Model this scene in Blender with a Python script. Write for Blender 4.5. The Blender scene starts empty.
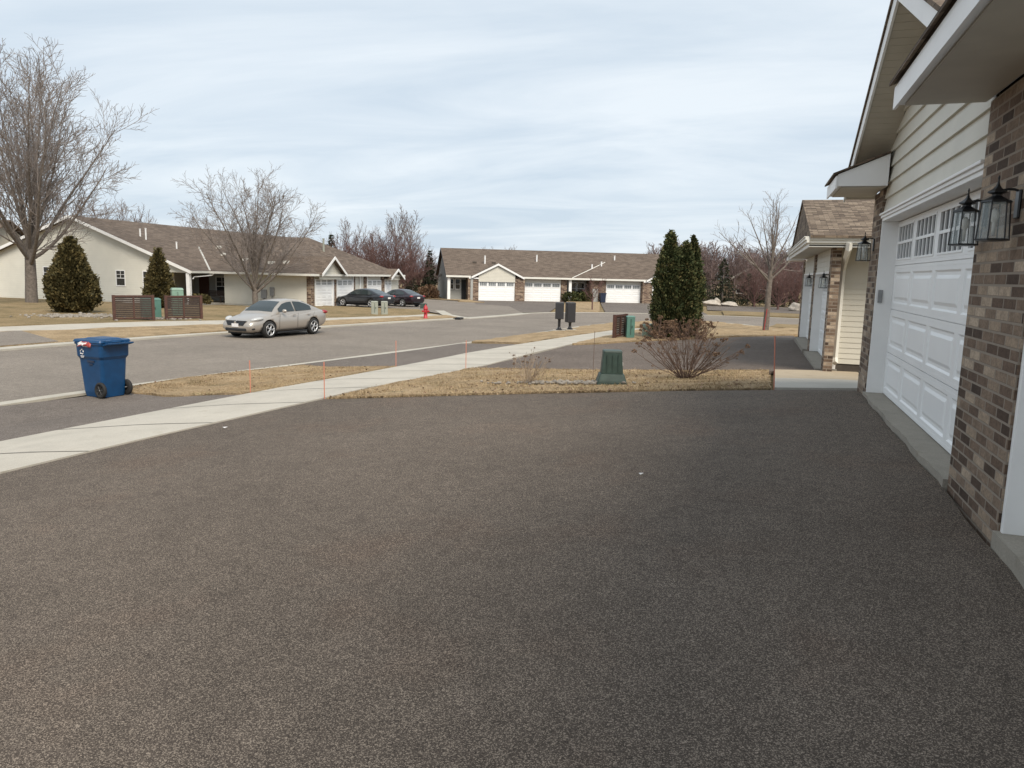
import bpy, bmesh, math, random
import numpy as np
from mathutils import Vector, Matrix

random.seed(7)
R = math.radians
S = bpy.context.scene
COL = S.collection

# ------------------------------------------------------------------ camera
EYE = 1.6
cam_d = bpy.data.cameras.new('camera')
cam = bpy.data.objects.new('camera', cam_d)
COL.objects.link(cam)
yaw, pitch, roll = R(18.022), R(8.485), R(1.375)
h = Vector((-math.sin(yaw), math.cos(yaw), 0)); rr = Vector((math.cos(yaw), math.sin(yaw), 0)); uu = Vector((0, 0, 1))
Fw = h * math.cos(pitch) - uu * math.sin(pitch)
Up = h * math.sin(pitch) + uu * math.cos(pitch)
r2 = rr * math.cos(roll) + Up * math.sin(roll)
u2 = -rr * math.sin(roll) + Up * math.cos(roll)
m = Matrix((r2, u2, -Fw)).transposed().to_4x4()
m.translation = Vector((0, 0, EYE))
cam.matrix_world = m
cam_d.sensor_width = 36
cam_d.lens = 740 / 1024 * 36
cam_d.clip_start = 0.1
cam_d.clip_end = 3000
S.camera = cam

# ------------------------------------------------------------------ sky and sun
SUN_ELEV, SUN_AZ = R(46), R(138)          # azimuth clockwise from +Y : behind the camera, over the house
W = bpy.data.worlds.new('World'); S.world = W; W.use_nodes = True
nt = W.node_tree; N = nt.nodes; L = nt.links
N.clear()
out = N.new('ShaderNodeOutputWorld'); bg = N.new('ShaderNodeBackground')
bg.inputs['Strength'].default_value = 0.1
sky = N.new('ShaderNodeTexSky'); sky.sky_type = 'NISHITA'; sky.sun_disc = False
sky.sun_elevation = SUN_ELEV; sky.sun_rotation = SUN_AZ; sky.air_density = 1.0; sky.dust_density = 1.5
tc = N.new('ShaderNodeTexCoord'); sep = N.new('ShaderNodeSeparateXYZ'); L.new(tc.outputs['Generated'], sep.inputs[0])
def wmath(op, a, b=None):
    n = N.new('ShaderNodeMath'); n.operation = op
    for i, v in enumerate((a, b)):
        if v is None: continue
        if isinstance(v, (int, float)): n.inputs[i].default_value = v
        else: L.new(v, n.inputs[i])
    return n.outputs[0]
zc = wmath('ADD', wmath('MAXIMUM', sep.outputs['Z'], 0.0), 0.10)
comb = N.new('ShaderNodeCombineXYZ')
L.new(wmath('DIVIDE', sep.outputs['X'], zc), comb.inputs[0]); L.new(wmath('DIVIDE', sep.outputs['Y'], zc), comb.inputs[1])
mp = N.new('ShaderNodeMapping'); mp.inputs['Rotation'].default_value = (0, 0, R(-25)); mp.inputs['Scale'].default_value = (0.5, 1.0, 1)
L.new(comb.outputs[0], mp.inputs[0])
no1 = N.new('ShaderNodeTexNoise'); no1.inputs['Scale'].default_value = 1.15; no1.inputs['Detail'].default_value = 7; no1.inputs['Roughness'].default_value = 0.58; no1.inputs['Distortion'].default_value = 0.6
L.new(mp.outputs[0], no1.inputs[0])
no2 = N.new('ShaderNodeTexNoise'); no2.inputs['Scale'].default_value = 0.35; no2.inputs['Detail'].default_value = 3
L.new(mp.outputs[0], no2.inputs[0])
mixn = wmath('ADD', wmath('MULTIPLY', no1.outputs[0], 0.6), wmath('MULTIPLY', no2.outputs[0], 0.4))
rp = N.new('ShaderNodeValToRGB')
rp.color_ramp.elements[0].position = 0.39; rp.color_ramp.elements[0].color = (5.3, 6.2, 7.1, 1)
rp.color_ramp.elements[1].position = 0.61; rp.color_ramp.elements[1].color = (7.3, 7.9, 8.4, 1)
L.new(mixn, rp.inputs[0])
mx = N.new('ShaderNodeMixRGB'); mx.inputs[0].default_value = 0.92
L.new(sky.outputs[0], mx.inputs[1]); L.new(rp.outputs[0], mx.inputs[2])
L.new(mx.outputs[0], bg.inputs[0]); L.new(bg.outputs[0], out.inputs[0])

sl = bpy.data.lights.new('sun', 'SUN'); sl.energy = 3.0; sl.angle = R(26); sl.color = (1.0, 0.92, 0.80)
so = bpy.data.objects.new('sun', sl); COL.objects.link(so)
tosun = Vector((math.sin(SUN_AZ) * math.cos(SUN_ELEV), math.cos(SUN_AZ) * math.cos(SUN_ELEV), math.sin(SUN_ELEV)))
so.rotation_euler = tosun.to_track_quat('Z', 'Y').to_euler(); so.location = (0, 0, 60)

S.view_settings.view_transform = 'Standard'; S.view_settings.look = 'None'
S.view_settings.exposure = 0.28; S.view_settings.gamma = 1; S.view_settings.use_curve_mapping = False

# ------------------------------------------------------------------ materials
def nmath(nt, op, a, b=None, c=None):
    n = nt.nodes.new('ShaderNodeMath'); n.operation = op
    for i, v in enumerate((a, b, c)):
        if v is None: continue
        if isinstance(v, (int, float)): n.inputs[i].default_value = v
        else: nt.links.new(v, n.inputs[i])
    return n.outputs[0]

def ramp(nt, fac, stops, const=False):
    r = nt.nodes.new('ShaderNodeValToRGB'); cr = r.color_ramp
    if const: cr.interpolation = 'CONSTANT'
    while len(cr.elements) < len(stops): cr.elements.new(0.5)
    for e, (p, c) in zip(cr.elements, stops):
        e.position = p; e.color = (*c, 1)
    nt.links.new(fac, r.inputs[0]); return r.outputs[0]

def newmat(name, rough=0.7, metal=0.0, spec=0.5):
    M = bpy.data.materials.new(name); M.use_nodes = True
    nt = M.node_tree; b = nt.nodes['Principled BSDF']
    b.inputs['Roughness'].default_value = rough; b.inputs['Metallic'].default_value = metal
    b.inputs['Specular IOR Level'].default_value = spec
    return M, nt, b

def coords(nt, kind='Object'):
    t = nt.nodes.new('ShaderNodeTexCoord'); return t.outputs[kind]

def noise(nt, co, scale, detail=4, rough=0.55):
    n = nt.nodes.new('ShaderNodeTexNoise'); n.inputs['Scale'].default_value = scale
    n.inputs['Detail'].default_value = detail; n.inputs['Roughness'].default_value = rough
    nt.links.new(co, n.inputs['Vector']); return n.outputs[0]

def bump(nt, b, height, strength=0.3, dist=0.01):
    n = nt.nodes.new('ShaderNodeBump'); n.inputs['Strength'].default_value = strength; n.inputs['Distance'].default_value = dist
    nt.links.new(height, n.inputs['Height']); nt.links.new(n.outputs[0], b.inputs['Normal'])

def plain(name, c, rough=0.6, metal=0, var=0.12, scale=3.0, spec=0.5, bumps=0.0, bscale=60):
    """a colour with slight mottling of its own"""
    M, nt, b = newmat(name, rough, metal, spec)
    co = coords(nt)
    f = noise(nt, co, scale, 5)
    lo = tuple(max(0, v * (1 - var)) for v in c); hi = tuple(min(1, v * (1 + var)) for v in c)
    nt.links.new(ramp(nt, f, [(0.3, lo), (0.7, hi)]), b.inputs['Base Color'])
    if bumps: bump(nt, b, noise(nt, co, bscale, 3), bumps, 0.01)
    return M

def vmul(nt, co, v):
    n = nt.nodes.new('ShaderNodeVectorMath'); n.operation = 'MULTIPLY'; n.inputs[1].default_value = v
    nt.links.new(co, n.inputs[0]); return n.outputs[0]

def mixc(nt, fac, a, c, mode='MIX'):
    n = nt.nodes.new('ShaderNodeMixRGB'); n.blend_type = mode
    for i, v in enumerate((fac, a, c)):
        if isinstance(v, (int, float)): n.inputs[i].default_value = v
        elif isinstance(v, tuple): n.inputs[i].default_value = (*v, 1)
        else: nt.links.new(v, n.inputs[i])
    return n.outputs[0]

def asphalt(name, dark, mid, stone, gscale=95, patch=(0.82, 1.15), stone_amt=0.80, redd=0.0, crack=.22):
    M, nt, b = newmat(name, 0.9, 0, 0.18)
    co = coords(nt)
    v = nt.nodes.new('ShaderNodeTexVoronoi'); v.inputs['Scale'].default_value = gscale; nt.links.new(co, v.inputs['Vector'])
    sepc = nt.nodes.new('ShaderNodeSeparateColor'); nt.links.new(v.outputs['Color'], sepc.inputs[0])
    grains = ramp(nt, sepc.outputs[0], [(0.0, dark), (0.45, mid), (stone_amt, mid), (min(.99, stone_amt + .1), stone)])
    v2 = nt.nodes.new('ShaderNodeTexVoronoi'); v2.inputs['Scale'].default_value = gscale * .38; nt.links.new(co, v2.inputs['Vector'])
    sc2 = nt.nodes.new('ShaderNodeSeparateColor'); nt.links.new(v2.outputs['Color'], sc2.inputs[0])
    big = nmath(nt, 'GREATER_THAN', sc2.outputs[1], 0.975)
    near = nmath(nt, 'LESS_THAN', v2.outputs['Distance'], 0.32)
    c1 = mixc(nt, nmath(nt, 'MULTIPLY', big, near), grains, tuple(x * 1.25 for x in stone))
    p = noise(nt, co, 0.45, 5, 0.6); p2 = noise(nt, co, 7, 4, 0.6)
    pm = ramp(nt, p, [(0.3, (patch[0],) * 3), (0.72, (patch[1],) * 3)])
    pm2 = ramp(nt, p2, [(0.3, (0.88,) * 3), (0.7, (1.1,) * 3)])
    c2 = mixc(nt, 1.0, mixc(nt, 1.0, c1, pm, 'MULTIPLY'), pm2, 'MULTIPLY')
    if redd:
        p3 = noise(nt, co, 0.8, 4, 0.6)
        c2 = mixc(nt, nmath(nt, 'MULTIPLY', ramp(nt, p3, [(0.52, (0,) * 3), (0.68, (1,) * 3)]), redd), c2, mixc(nt, 1.0, c2, (1.3, 0.93, 0.75), 'MULTIPLY'))
    # fine sealed cracks and a few oil spots
    wv = nt.nodes.new('ShaderNodeVectorMath'); wv.operation = 'ADD'
    nz = nt.nodes.new('ShaderNodeTexNoise'); nz.inputs['Scale'].default_value = 1.3; nz.inputs['Detail'].default_value = 6; nt.links.new(co, nz.inputs['Vector'])
    nt.links.new(co, wv.inputs[0]); nt.links.new(vmul(nt, nz.outputs['Color'], (1.6, 1.6, 0)), wv.inputs[1])
    vc = nt.nodes.new('ShaderNodeTexVoronoi'); vc.feature = 'DISTANCE_TO_EDGE'; vc.inputs['Scale'].default_value = crack; nt.links.new(wv.outputs[0], vc.inputs['Vector'])
    line = nmath(nt, 'LESS_THAN', vc.outputs['Distance'], .006 * crack / .22)
    msk = ramp(nt, noise(nt, co, .33, 2), [(0.50, (0,) * 3), (0.58, (1,) * 3)])
    c2 = mixc(nt, nmath(nt, 'MULTIPLY', nmath(nt, 'MULTIPLY', line, msk), .22), c2, dark)
    sp = ramp(nt, noise(nt, co, 2.3, 2, .4), [(0.73, (0,) * 3), (0.80, (1,) * 3)])
    c2 = mixc(nt, nmath(nt, 'MULTIPLY', sp, .35), c2, dark)
    nt.links.new(c2, b.inputs['Base Color'])
    bump(nt, b, mixc(nt, 0.6, v.outputs['Distance'], noise(nt, co, gscale * 0.7, 2)), 0.5, 0.005)
    return M

def concrete(name, c, joint=None, scale=1.2):
    M, nt, b = newmat(name, 0.85, 0, 0.3)
    co = coords(nt)
    f = noise(nt, co, scale, 6, 0.65); g = noise(nt, co, 90, 2)
    base = ramp(nt, f, [(0.25, tuple(x * .84 for x in c)), (0.5, c), (0.78, tuple(min(1, x * 1.1) for x in c))])
    fine = ramp(nt, g, [(0.3, (.86,) * 3), (0.7, (1.1,) * 3)])
    col = mixc(nt, 1.0, base, fine, 'MULTIPLY')
    st = ramp(nt, noise(nt, co, 3.1, 5, .7), [(0.60, (1, 1, 1)), (0.76, (.8, .77, .72))])
    col = mixc(nt, 1.0, col, st, 'MULTIPLY')
    nt.links.new(col, b.inputs['Base Color']); bump(nt, b, g, 0.25, 0.004)
    return M

def brick(name, stops, mortar, bw=0.25, rh=0.0762, ms=0.009, bumps=0.7):
    M, nt, b = newmat(name, 0.85, 0, 0.25)
    uv = coords(nt, 'UV')
    t = nt.nodes.new('ShaderNodeTexBrick')
    t.inputs['Color1'].default_value = (0, 0, 0, 1); t.inputs['Color2'].default_value = (1, 1, 1, 1); t.inputs['Mortar'].default_value = (.5, .5, .5, 1)
    t.inputs['Scale'].default_value = 1; t.inputs['Brick Width'].default_value = bw; t.inputs['Row Height'].default_value = rh
    t.inputs['Mortar Size'].default_value = ms; t.inputs['Mortar Smooth'].default_value = 0.25; t.inputs['Bias'].default_value = 0.0
    nt.links.new(uv, t.inputs['Vector'])
    tone = ramp(nt, t.outputs['Color'], stops)
    fine = noise(nt, uv, 45, 4, .7); med = noise(nt, uv, 11, 3)
    tone = mixc(nt, 1.0, tone, ramp(nt, fine, [(0.3, (.72,) * 3), (0.7, (1.25,) * 3)]), 'MULTIPLY')
    tone = mixc(nt, 1.0, tone, ramp(nt, med, [(0.35, (.82,) * 3), (0.65, (1.12,) * 3)]), 'MULTIPLY')
    col = mixc(nt, t.outputs['Fac'], tone, mortar)
    nt.links.new(col, b.inputs['Base Color'])
    hgt = nmath(nt, 'SUBTRACT', nmath(nt, 'MULTIPLY', fine, 0.25), t.outputs['Fac'])
    bump(nt, b, hgt, bumps, 0.006)
    return M

def grassmat(name, stops, scale=1.4):
    M, nt, b = newmat(name, 0.95, 0, 0.1)
    co = coords(nt)
    f = noise(nt, co, scale, 6, 0.7); g = noise(nt, vmul(nt, co, (22, 14, 14)), 1, 5, 0.75)
    base = ramp(nt, f, stops)
    col = mixc(nt, 1.0, base, ramp(nt, g, [(0.3, (.55,) * 3), (0.72, (1.4,) * 3)]), 'MULTIPLY')
    nt.links.new(col, b.inputs['Base Color']); bump(nt, b, g, 0.8, 0.04)
    return M

def leafmat(name, stops, rough=0.7, scale=1.6):
    M, nt, b = newmat(name, rough, 0, 0.2)
    gi = nt.nodes.new('ShaderNodeNewGeometry')
    f = noise(nt, coords(nt), scale, 3)
    s = nmath(nt, 'ADD', nmath(nt, 'MULTIPLY', gi.outputs['Random Per Island'], 0.4), nmath(nt, 'MULTIPLY', f, 0.6))
    nt.links.new(ramp(nt, s, stops), b.inputs['Base Color'])
    return M

MT = {}
MT['drive'] = asphalt('driveway_asphalt', (.043, .034, .028), (.103, .082, .066), (.27, .22, .175), 235, (.86, 1.14), 0.72, 0.15, .12)
MT['apron'] = asphalt('apron_asphalt', (.08, .067, .058), (.16, .134, .115), (.26, .222, .19), 120, (.85, 1.12), 0.8)
MT['drive2'] = asphalt('second_driveway_asphalt', (.075, .060, .050), (.145, .116, .097), (.235, .193, .16), 110, (.8, 1.15))
MT['street'] = asphalt('street_asphalt', (.14, .119, .099), (.235, .20, .167), (.30, .265, .225), 90, (.86, 1.12))
MT['walk'] = concrete('pavement_concrete', (.47, .43, .365))
MT['gutter'] = concrete('kerb_concrete', (.46, .425, .36))
MT['slab'] = concrete('stoop_concrete', (.42, .39, .34))
MT['tanslab'] = concrete('tan_walk_concrete', (.42, .345, .25))
MT['apronc'] = concrete('garage_apron_concrete', (.30, .27, .225), scale=4)
MT['grass'] = grassmat('dormant_grass', [(0.25, (.155, .12, .064)), (0.42, (.30, .22, .13)), (0.6, (.41, .30, .185)), (0.8, (.18, .17, .08))])
MT['grassfar'] = grassmat('dormant_lawn', [(0.25, (.14, .115, .06)), (0.5, (.255, .19, .105)), (0.7, (.34, .25, .145)), (0.85, (.165, .145, .07))], 0.5)
MT['soil'] = plain('soil', (.09, .065, .045), 0.95, var=.4, scale=8)
MT['brick'] = brick('brown_blend_brick', [(0.0, (.060, .040, .029)), (0.22, (.115, .076, .054)), (0.45, (.175, .12, .085)), (0.66, (.225, .163, .117)), (0.84, (.33, .25, .18)), (1.0, (.43, .34, .255))], (.27, .225, .18))
MT['brickfar'] = brick('far_brick', [(0.0, (.07, .04, .03)), (0.4, (.16, .10, .07)), (0.75, (.24, .165, .115)), (1.0, (.36, .27, .19))], (.33, .28, .23), 0.4, 0.14, 0.012)
SHs = [(0.0, (.085, .06, .042)), (0.35, (.14, .102, .072)), (0.7, (.20, .15, .107)), (1.0, (.27, .21, .152))]
MT['shingle'] = brick('brown_shingles', SHs, (.05, .038, .03), 0.24, 0.14, 0.006, 0.5)
SHf = [(0.0, (.105, .078, .06)), (0.5, (.145, .109, .083)), (1.0, (.185, .142, .11))]
MT['shinglefar'] = brick('weathered_shingles', SHf, (.075, .058, .048), 0.5, 0.2, 0.012, 0.3)
MT['siding'] = plain('cream_siding', (.60, .57, .49), 0.55, var=.05, scale=1.5, bumps=.05, bscale=40)
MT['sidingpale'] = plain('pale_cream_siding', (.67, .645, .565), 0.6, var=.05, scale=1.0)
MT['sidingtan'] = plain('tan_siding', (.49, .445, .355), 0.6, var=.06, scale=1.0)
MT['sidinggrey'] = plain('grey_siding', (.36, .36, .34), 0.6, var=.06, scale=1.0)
MT['tanwall'] = plain('brown_tan_siding', (.21, .155, .105), 0.7, var=.1)
MT['white'] = plain('white_paint', (.83, .82, .80), 0.45, var=.04, scale=2)
MT['door'] = plain('white_steel_door', (.84, .84, .83), 0.42, var=.03, scale=1.3)
MT['trim'] = plain('offwhite_trim', (.72, .70, .64), 0.5, var=.05, scale=2)
MT['soffit'] = plain('beige_soffit', (.50, .46, .385), 0.6, var=.06, scale=4)
MT['fnd'] = plain('dark_foundation', (.075, .062, .05), 0.9, var=.25, scale=5, bumps=.3)
MT['black'] = plain('black_metal', (.014, .014, .015), 0.38, var=.2, scale=20)
MT['darkgrey'] = plain('dark_grey_enamel', (.028, .028, .031), 0.45, var=.12, scale=8)
MT['grey'] = plain('grey_metal', (.25, .25, .25), 0.45, var=.1, scale=10)
MT['void'] = plain('dark_interior', (.012, .012, .013), 0.6, var=.2)
MT['bluebin'] = plain('blue_plastic', (.003, .048, .135), 0.40, var=.16, scale=6, bumps=.05)
MT['navy'] = plain('navy_plastic', (.02, .03, .06), 0.45)
MT['rubber'] = plain('black_rubber', (.018, .017, .016), 0.8)
MT['red'] = plain('red_paint', (.42, .022, .03), 0.4, var=.15, scale=10)
MT['redbag'] = plain('red_wrapper', (.35, .05, .04), 0.4, var=.35, scale=30)
MT['paper'] = plain('white_paper', (.75, .72, .70), 0.6, var=.1, scale=20)
MT['orange'] = plain('orange_fibreglass', (.62, .22, .14), 0.5, var=.1)
MT['green'] = plain('dark_green_enamel', (.034, .058, .046), 0.5, var=.2, scale=9)
MT['teal'] = plain('teal_enamel', (.085, .19, .155), 0.5, var=.12, scale=6)
MT['paleteal'] = plain('pale_green_enamel', (.20, .31, .24), 0.5, var=.1, scale=6)
MT['beige'] = plain('beige_plastic', (.30, .31, .26), 0.6, var=.1)
MT['screenw'] = plain('dark_brown_slats', (.042, .026, .02), 0.6, var=.35, scale=14)
MT['screenf'] = plain('red_brown_frame', (.075, .032, .022), 0.6, var=.25, scale=10)
MT['stone'] = plain('grey_stone', (.25, .22, .185), 0.85, var=.45, scale=9, bumps=.3)
MT['rock'] = plain('pale_boulder', (.42, .37, .31), 0.85, var=.3, scale=3, bumps=.4, bscale=12)
MT['barkgrey'] = plain('grey_bark', (.15, .125, .105), 0.9, var=.35, scale=9, bumps=.6, bscale=22)
MT['twig'] = plain('grey_brown_twigs', (.235, .20, .18), 0.9, var=.2, scale=3)
MT['twigred'] = plain('reddish_twigs', (.135, .072, .062), 0.9, var=.25, scale=1)
MT['twigmauve'] = plain('mauve_brown_twigs', (.175, .125, .115), 0.9, var=.25, scale=.3)
MT['twigfar'] = plain('faded_twigs', (.20, .165, .155), 0.9, var=.2, scale=.4)
MT['stem'] = plain('dry_stems', (.13, .08, .058), 0.85, var=.25, scale=8)
MT['stempale'] = plain('pale_dry_stems', (.33, .25, .18), 0.85, var=.25, scale=8)
MT['heads'] = leafmat('dried_flower_heads', [(0.2, (.07, .04, .026)), (0.5, (.165, .10, .062)), (0.8, (.30, .20, .13))], scale=5)
MT['yew'] = leafmat('bronze_green_foliage', [(0.2, (.028, .025, .011)), (0.42, (.072, .062, .026)), (0.6, (.125, .10, .04)), (0.8, (.19, .14, .058))], scale=2.0)
MT['arbor'] = leafmat('arborvitae_foliage', [(0.2, (.022, .031, .013)), (0.42, (.055, .070, .028)), (0.6, (.10, .105, .042)), (0.8, (.18, .13, .055))], scale=2.4)
MT['spruce'] = leafmat('spruce_foliage', [(0.2, (.018, .022, .014)), (0.6, (.04, .046, .026)), (0.85, (.08, .062, .03))], scale=.8)
MT['doorpane'] = plain('frosted_door_pane', (.20, .215, .22), 0.2, var=.2)
MT['bulb'] = plain('frosted_bulb', (.8, .78, .72), 0.4, var=.03)
def glassmat(name, col, alpha, rough=0.03):
    M, nt, b = newmat(name, rough, 0, 0.6)
    b.inputs['Base Color'].default_value = (*col, 1); b.inputs['Alpha'].default_value = alpha
    return M
MT['pane'] = glassmat('clear_glass', (.55, .62, .62), 0.28)
MT['glass'] = plain('dark_window_glass', (.018, .022, .026), 0.06, var=.25, scale=1.2, spec=.8)
MT['cardark'] = plain('car_glass', (.030, .040, .042), 0.05, var=.1, spec=.55)
MT['lamp'] = plain('headlight_lens', (.46, .46, .45), 0.1, var=.15, scale=12, spec=.8)
MT['tail'] = plain('tail_light_lens', (.28, .012, .014), 0.15, spec=.7)
MT['alloy'] = plain('alloy_wheel', (.55, .55, .55), 0.3, .6, var=.08)
MT['chrome'] = plain('chrome_trim', (.7, .7, .7), 0.15, 1.0, var=.03)
def carpaint(name, c, metal=.35, rough=.28):
    M, nt, b = newmat(name, rough, metal, .5)
    g = noise(nt, coords(nt), 350, 1)
    nt.links.new(ramp(nt, g, [(0.3, tuple(x * .9 for x in c)), (0.7, tuple(min(1, x * 1.12) for x in c))]), b.inputs['Base Color'])
    b.inputs['Coat Weight'].default_value = .6; b.inputs['Coat Roughness'].default_value = .05
    return M
MT['silver'] = carpaint('champagne_silver_paint', (.44, .395, .345), .5)
MT['charcoal'] = carpaint('charcoal_paint', (.028, .030, .036), .3)
MT['maroon'] = carpaint('black_cherry_paint', (.022, .012, .018), .3)

# ------------------------------------------------------------------ mesh builder
class MB:
    def __init__(s): s.v = []; s.f = []; s.mi = []; s.m = 0
    def add(s, vs, fs, M=None):
        o = len(s.v)
        for p in vs:
            s.v.append(tuple(M @ Vector(p)) if M else tuple(p))
        for f in fs: s.f.append(tuple(i + o for i in f)); s.mi.append(s.m)
        return s
    def mat(s, i): s.m = i; return s
    def box(s, x0, x1, y0, y1, z0, z1, M=None):
        x0, x1 = min(x0, x1), max(x0, x1); y0, y1 = min(y0, y1), max(y0, y1); z0, z1 = min(z0, z1), max(z0, z1)
        v = [(x0, y0, z0), (x1, y0, z0), (x1, y1, z0), (x0, y1, z0), (x0, y0, z1), (x1, y0, z1), (x1, y1, z1), (x0, y1, z1)]
        return s.add(v, [(0, 3, 2, 1), (4, 5, 6, 7), (0, 1, 5, 4), (1, 2, 6, 5), (2, 3, 7, 6), (3, 0, 4, 7)], M)
    def hexa(s, b, t, M=None):
        """bottom and top rings of equal count"""
        n = len(b)
        return s.add(list(b) + list(t), [tuple(range(n))[::-1], tuple(range(n, 2 * n))] + [(i, (i + 1) % n, n + (i + 1) % n, n + i) for i in range(n)], M)
    def quad(s, *p): return s.add(p, [tuple(range(len(p)))])
    def tube(s, pts, rad, k=6, cap=True, M=None):
        pts = [Vector(p) for p in pts]; n = len(pts)
        if isinstance(rad, (int, float)): rad = [rad] * n
        vs = []; ref = None
        for i, p in enumerate(pts):
            d = (pts[min(i + 1, n - 1)] - pts[max(i - 1, 0)]).normalized()
            if ref is None or abs(ref.dot(d)) > .95: ref = Vector((1, 0, 0)) if abs(d.x) < .8 else Vector((0, 1, 0))
            a = d.cross(ref).normalized(); b = d.cross(a); ref = b.cross(d) if False else ref
            for j in range(k):
                t = 2 * math.pi * j / k
                vs.append(p + (a * math.cos(t) + b * math.sin(t)) * rad[i])
        fs = []
        for i in range(n - 1):
            for j in range(k):
                j2 = (j + 1) % k
                fs.append((i * k + j, i * k + j2, (i + 1) * k + j2, (i + 1) * k + j))
        if cap: fs += [tuple(range(k)), tuple(range((n - 1) * k, n * k))[::-1]]
        return s.add(vs, fs, M)
    def lathe(s, prof, k=12, M=None, cap=True):
        vs = []; fs = []; n = len(prof)
        for r, z in prof:
            for j in range(k):
                t = 2 * math.pi * j / k; vs.append((r * math.cos(t), r * math.sin(t), z))
        for i in range(n - 1):
            for j in range(k):
                j2 = (j + 1) % k; fs.append((i * k + j, i * k + j2, (i + 1) * k + j2, (i + 1) * k + j))
        if cap: fs += [tuple(range(k))[::-1], tuple(range((n - 1) * k, n * k))]
        return s.add(vs, fs, M)
    def ball(s, c, r, k=8, M=None):
        r = (r, r, r) if isinstance(r, (int, float)) else r
        T = Matrix.Translation(c) @ Matrix.Diagonal((*r, 1))
        pr = [(max(.001, math.sin(math.pi * i / k)), -math.cos(math.pi * i / k)) for i in range(k + 1)]
        return s.lathe(pr, k + 2, (M @ T) if M else T)
    def build(s, name, mats, parent=None, smooth=False, bevel=0, origin=(0, 0, 0), uv=True):
        me = bpy.data.meshes.new(name)
        ox = Vector(origin)
        me.from_pydata([tuple(Vector(p) - ox) for p in s.v] if ox.length else s.v, [], s.f)
        if not isinstance(mats, (list, tuple)): mats = [mats]
        for k in mats: me.materials.append(k)
        me.polygons.foreach_set('material_index', s.mi)
        if smooth: me.polygons.foreach_set('use_smooth', [True] * len(me.polygons))
        me.update()
        if uv and len(s.f) < 60000:
            lay = me.uv_layers.new(name='uv')
            for p in me.polygons:
                n = p.normal
                if abs(n.z) > .995: a = Vector((1, 0, 0)); b = Vector((0, 1, 0))
                else:
                    a = Vector((-n.y, n.x, 0)).normalized(); b = n.cross(a)
                for li in p.loop_indices:
                    q = me.vertices[me.loops[li].vertex_index].co + ox
                    lay.data[li].uv = (q.dot(a), q.dot(b))
        o = bpy.data.objects.new(name, me); COL.objects.link(o)
        if parent: o.parent = parent
        if bevel:
            bv = o.modifiers.new('bevel', 'BEVEL'); bv.width = bevel; bv.segments = 2; bv.limit_method = 'ANGLE'; bv.angle_limit = R(40)
        return o

def tag(o, label=None, cat=None, group=None, kind=None):
    if label: o['label'] = label
    if cat: o['category'] = cat
    if group: o['group'] = group
    if kind: o['kind'] = kind
    return o
def thing(name, label, cat, loc=(0, 0, 0), rz=0, group=None):
    o = bpy.data.objects.new(name, None); COL.objects.link(o); o.location = loc; o.rotation_euler = (0, 0, rz)
    o.empty_display_size = .3
    return tag(o, label, cat, group)
def copy_tree(o, parent=None):
    c = o.copy(); COL.objects.link(c); c.parent = parent
    for ch in list(o.children): copy_tree(ch, c)
    return c
def rawmesh(name, V, F, mat, parent=None, smooth=False):
    me = bpy.data.meshes.new(name)
    V = np.asarray(V, dtype=np.float32); F = np.asarray(F, dtype=np.int32); k = F.shape[1]
    me.vertices.add(len(V)); me.vertices.foreach_set('co', V.ravel())
    me.loops.add(F.size); me.loops.foreach_set('vertex_index', F.ravel())
    me.polygons.add(len(F)); me.polygons.foreach_set('loop_start', np.arange(0, F.size, k, dtype=np.int32))
    me.update(calc_edges=True); me.validate()
    me.materials.append(mat)
    if smooth: me.polygons.foreach_set('use_smooth', [True] * len(me.polygons))
    o = bpy.data.objects.new(name, me); COL.objects.link(o)
    if parent: o.parent = parent
    return o

# ------------------------------------------------------------------ terrain
def pw(x, pts):
    if x <= pts[0][0]: return pts[0][1]
    for (x0, y0), (x1, y1) in zip(pts, pts[1:]):
        if x <= x1: return y0 + (y1 - y0) * (x - x0) / (x1 - x0)
    return pts[-1][1]
ZS = [(8, -.95), (20, -1.03), (45, -1.26), (80, -1.5), (95, -1.5)]
ZH = [(3, -.02), (5.1, .01), (6.3, .045), (11.3, .07), (12.4, -.05), (17.5, -.46), (30, -.6), (40, -.85), (60, -1.2), (80, -1.5)]
ZW = [(5, -.62), (12, -.63), (20, -.82), (30, -.95), (45, -1.18), (80, -1.5)]
ZL = [(28, -.86), (36, -1.02), (45, -1.2), (54, -1.33), (66, -1.45), (80, -1.5)]
def T(X, Y):
    zs = pw(Y, ZS); u = 1.5 - X
    if u <= 0: return pw(Y, ZH)
    if u < 9.5:
        a = pw(Y, ZH); return a + (pw(Y, ZW) - a) * u / 9.5
    if u < 12.5:
        a = pw(Y, ZW); return a + (zs - a) * (u - 9.5) / 3
    if X > -21: return zs
    return zs + (pw(Y, ZL) - zs) * min(1, (-21 - X) / 12)

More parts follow.
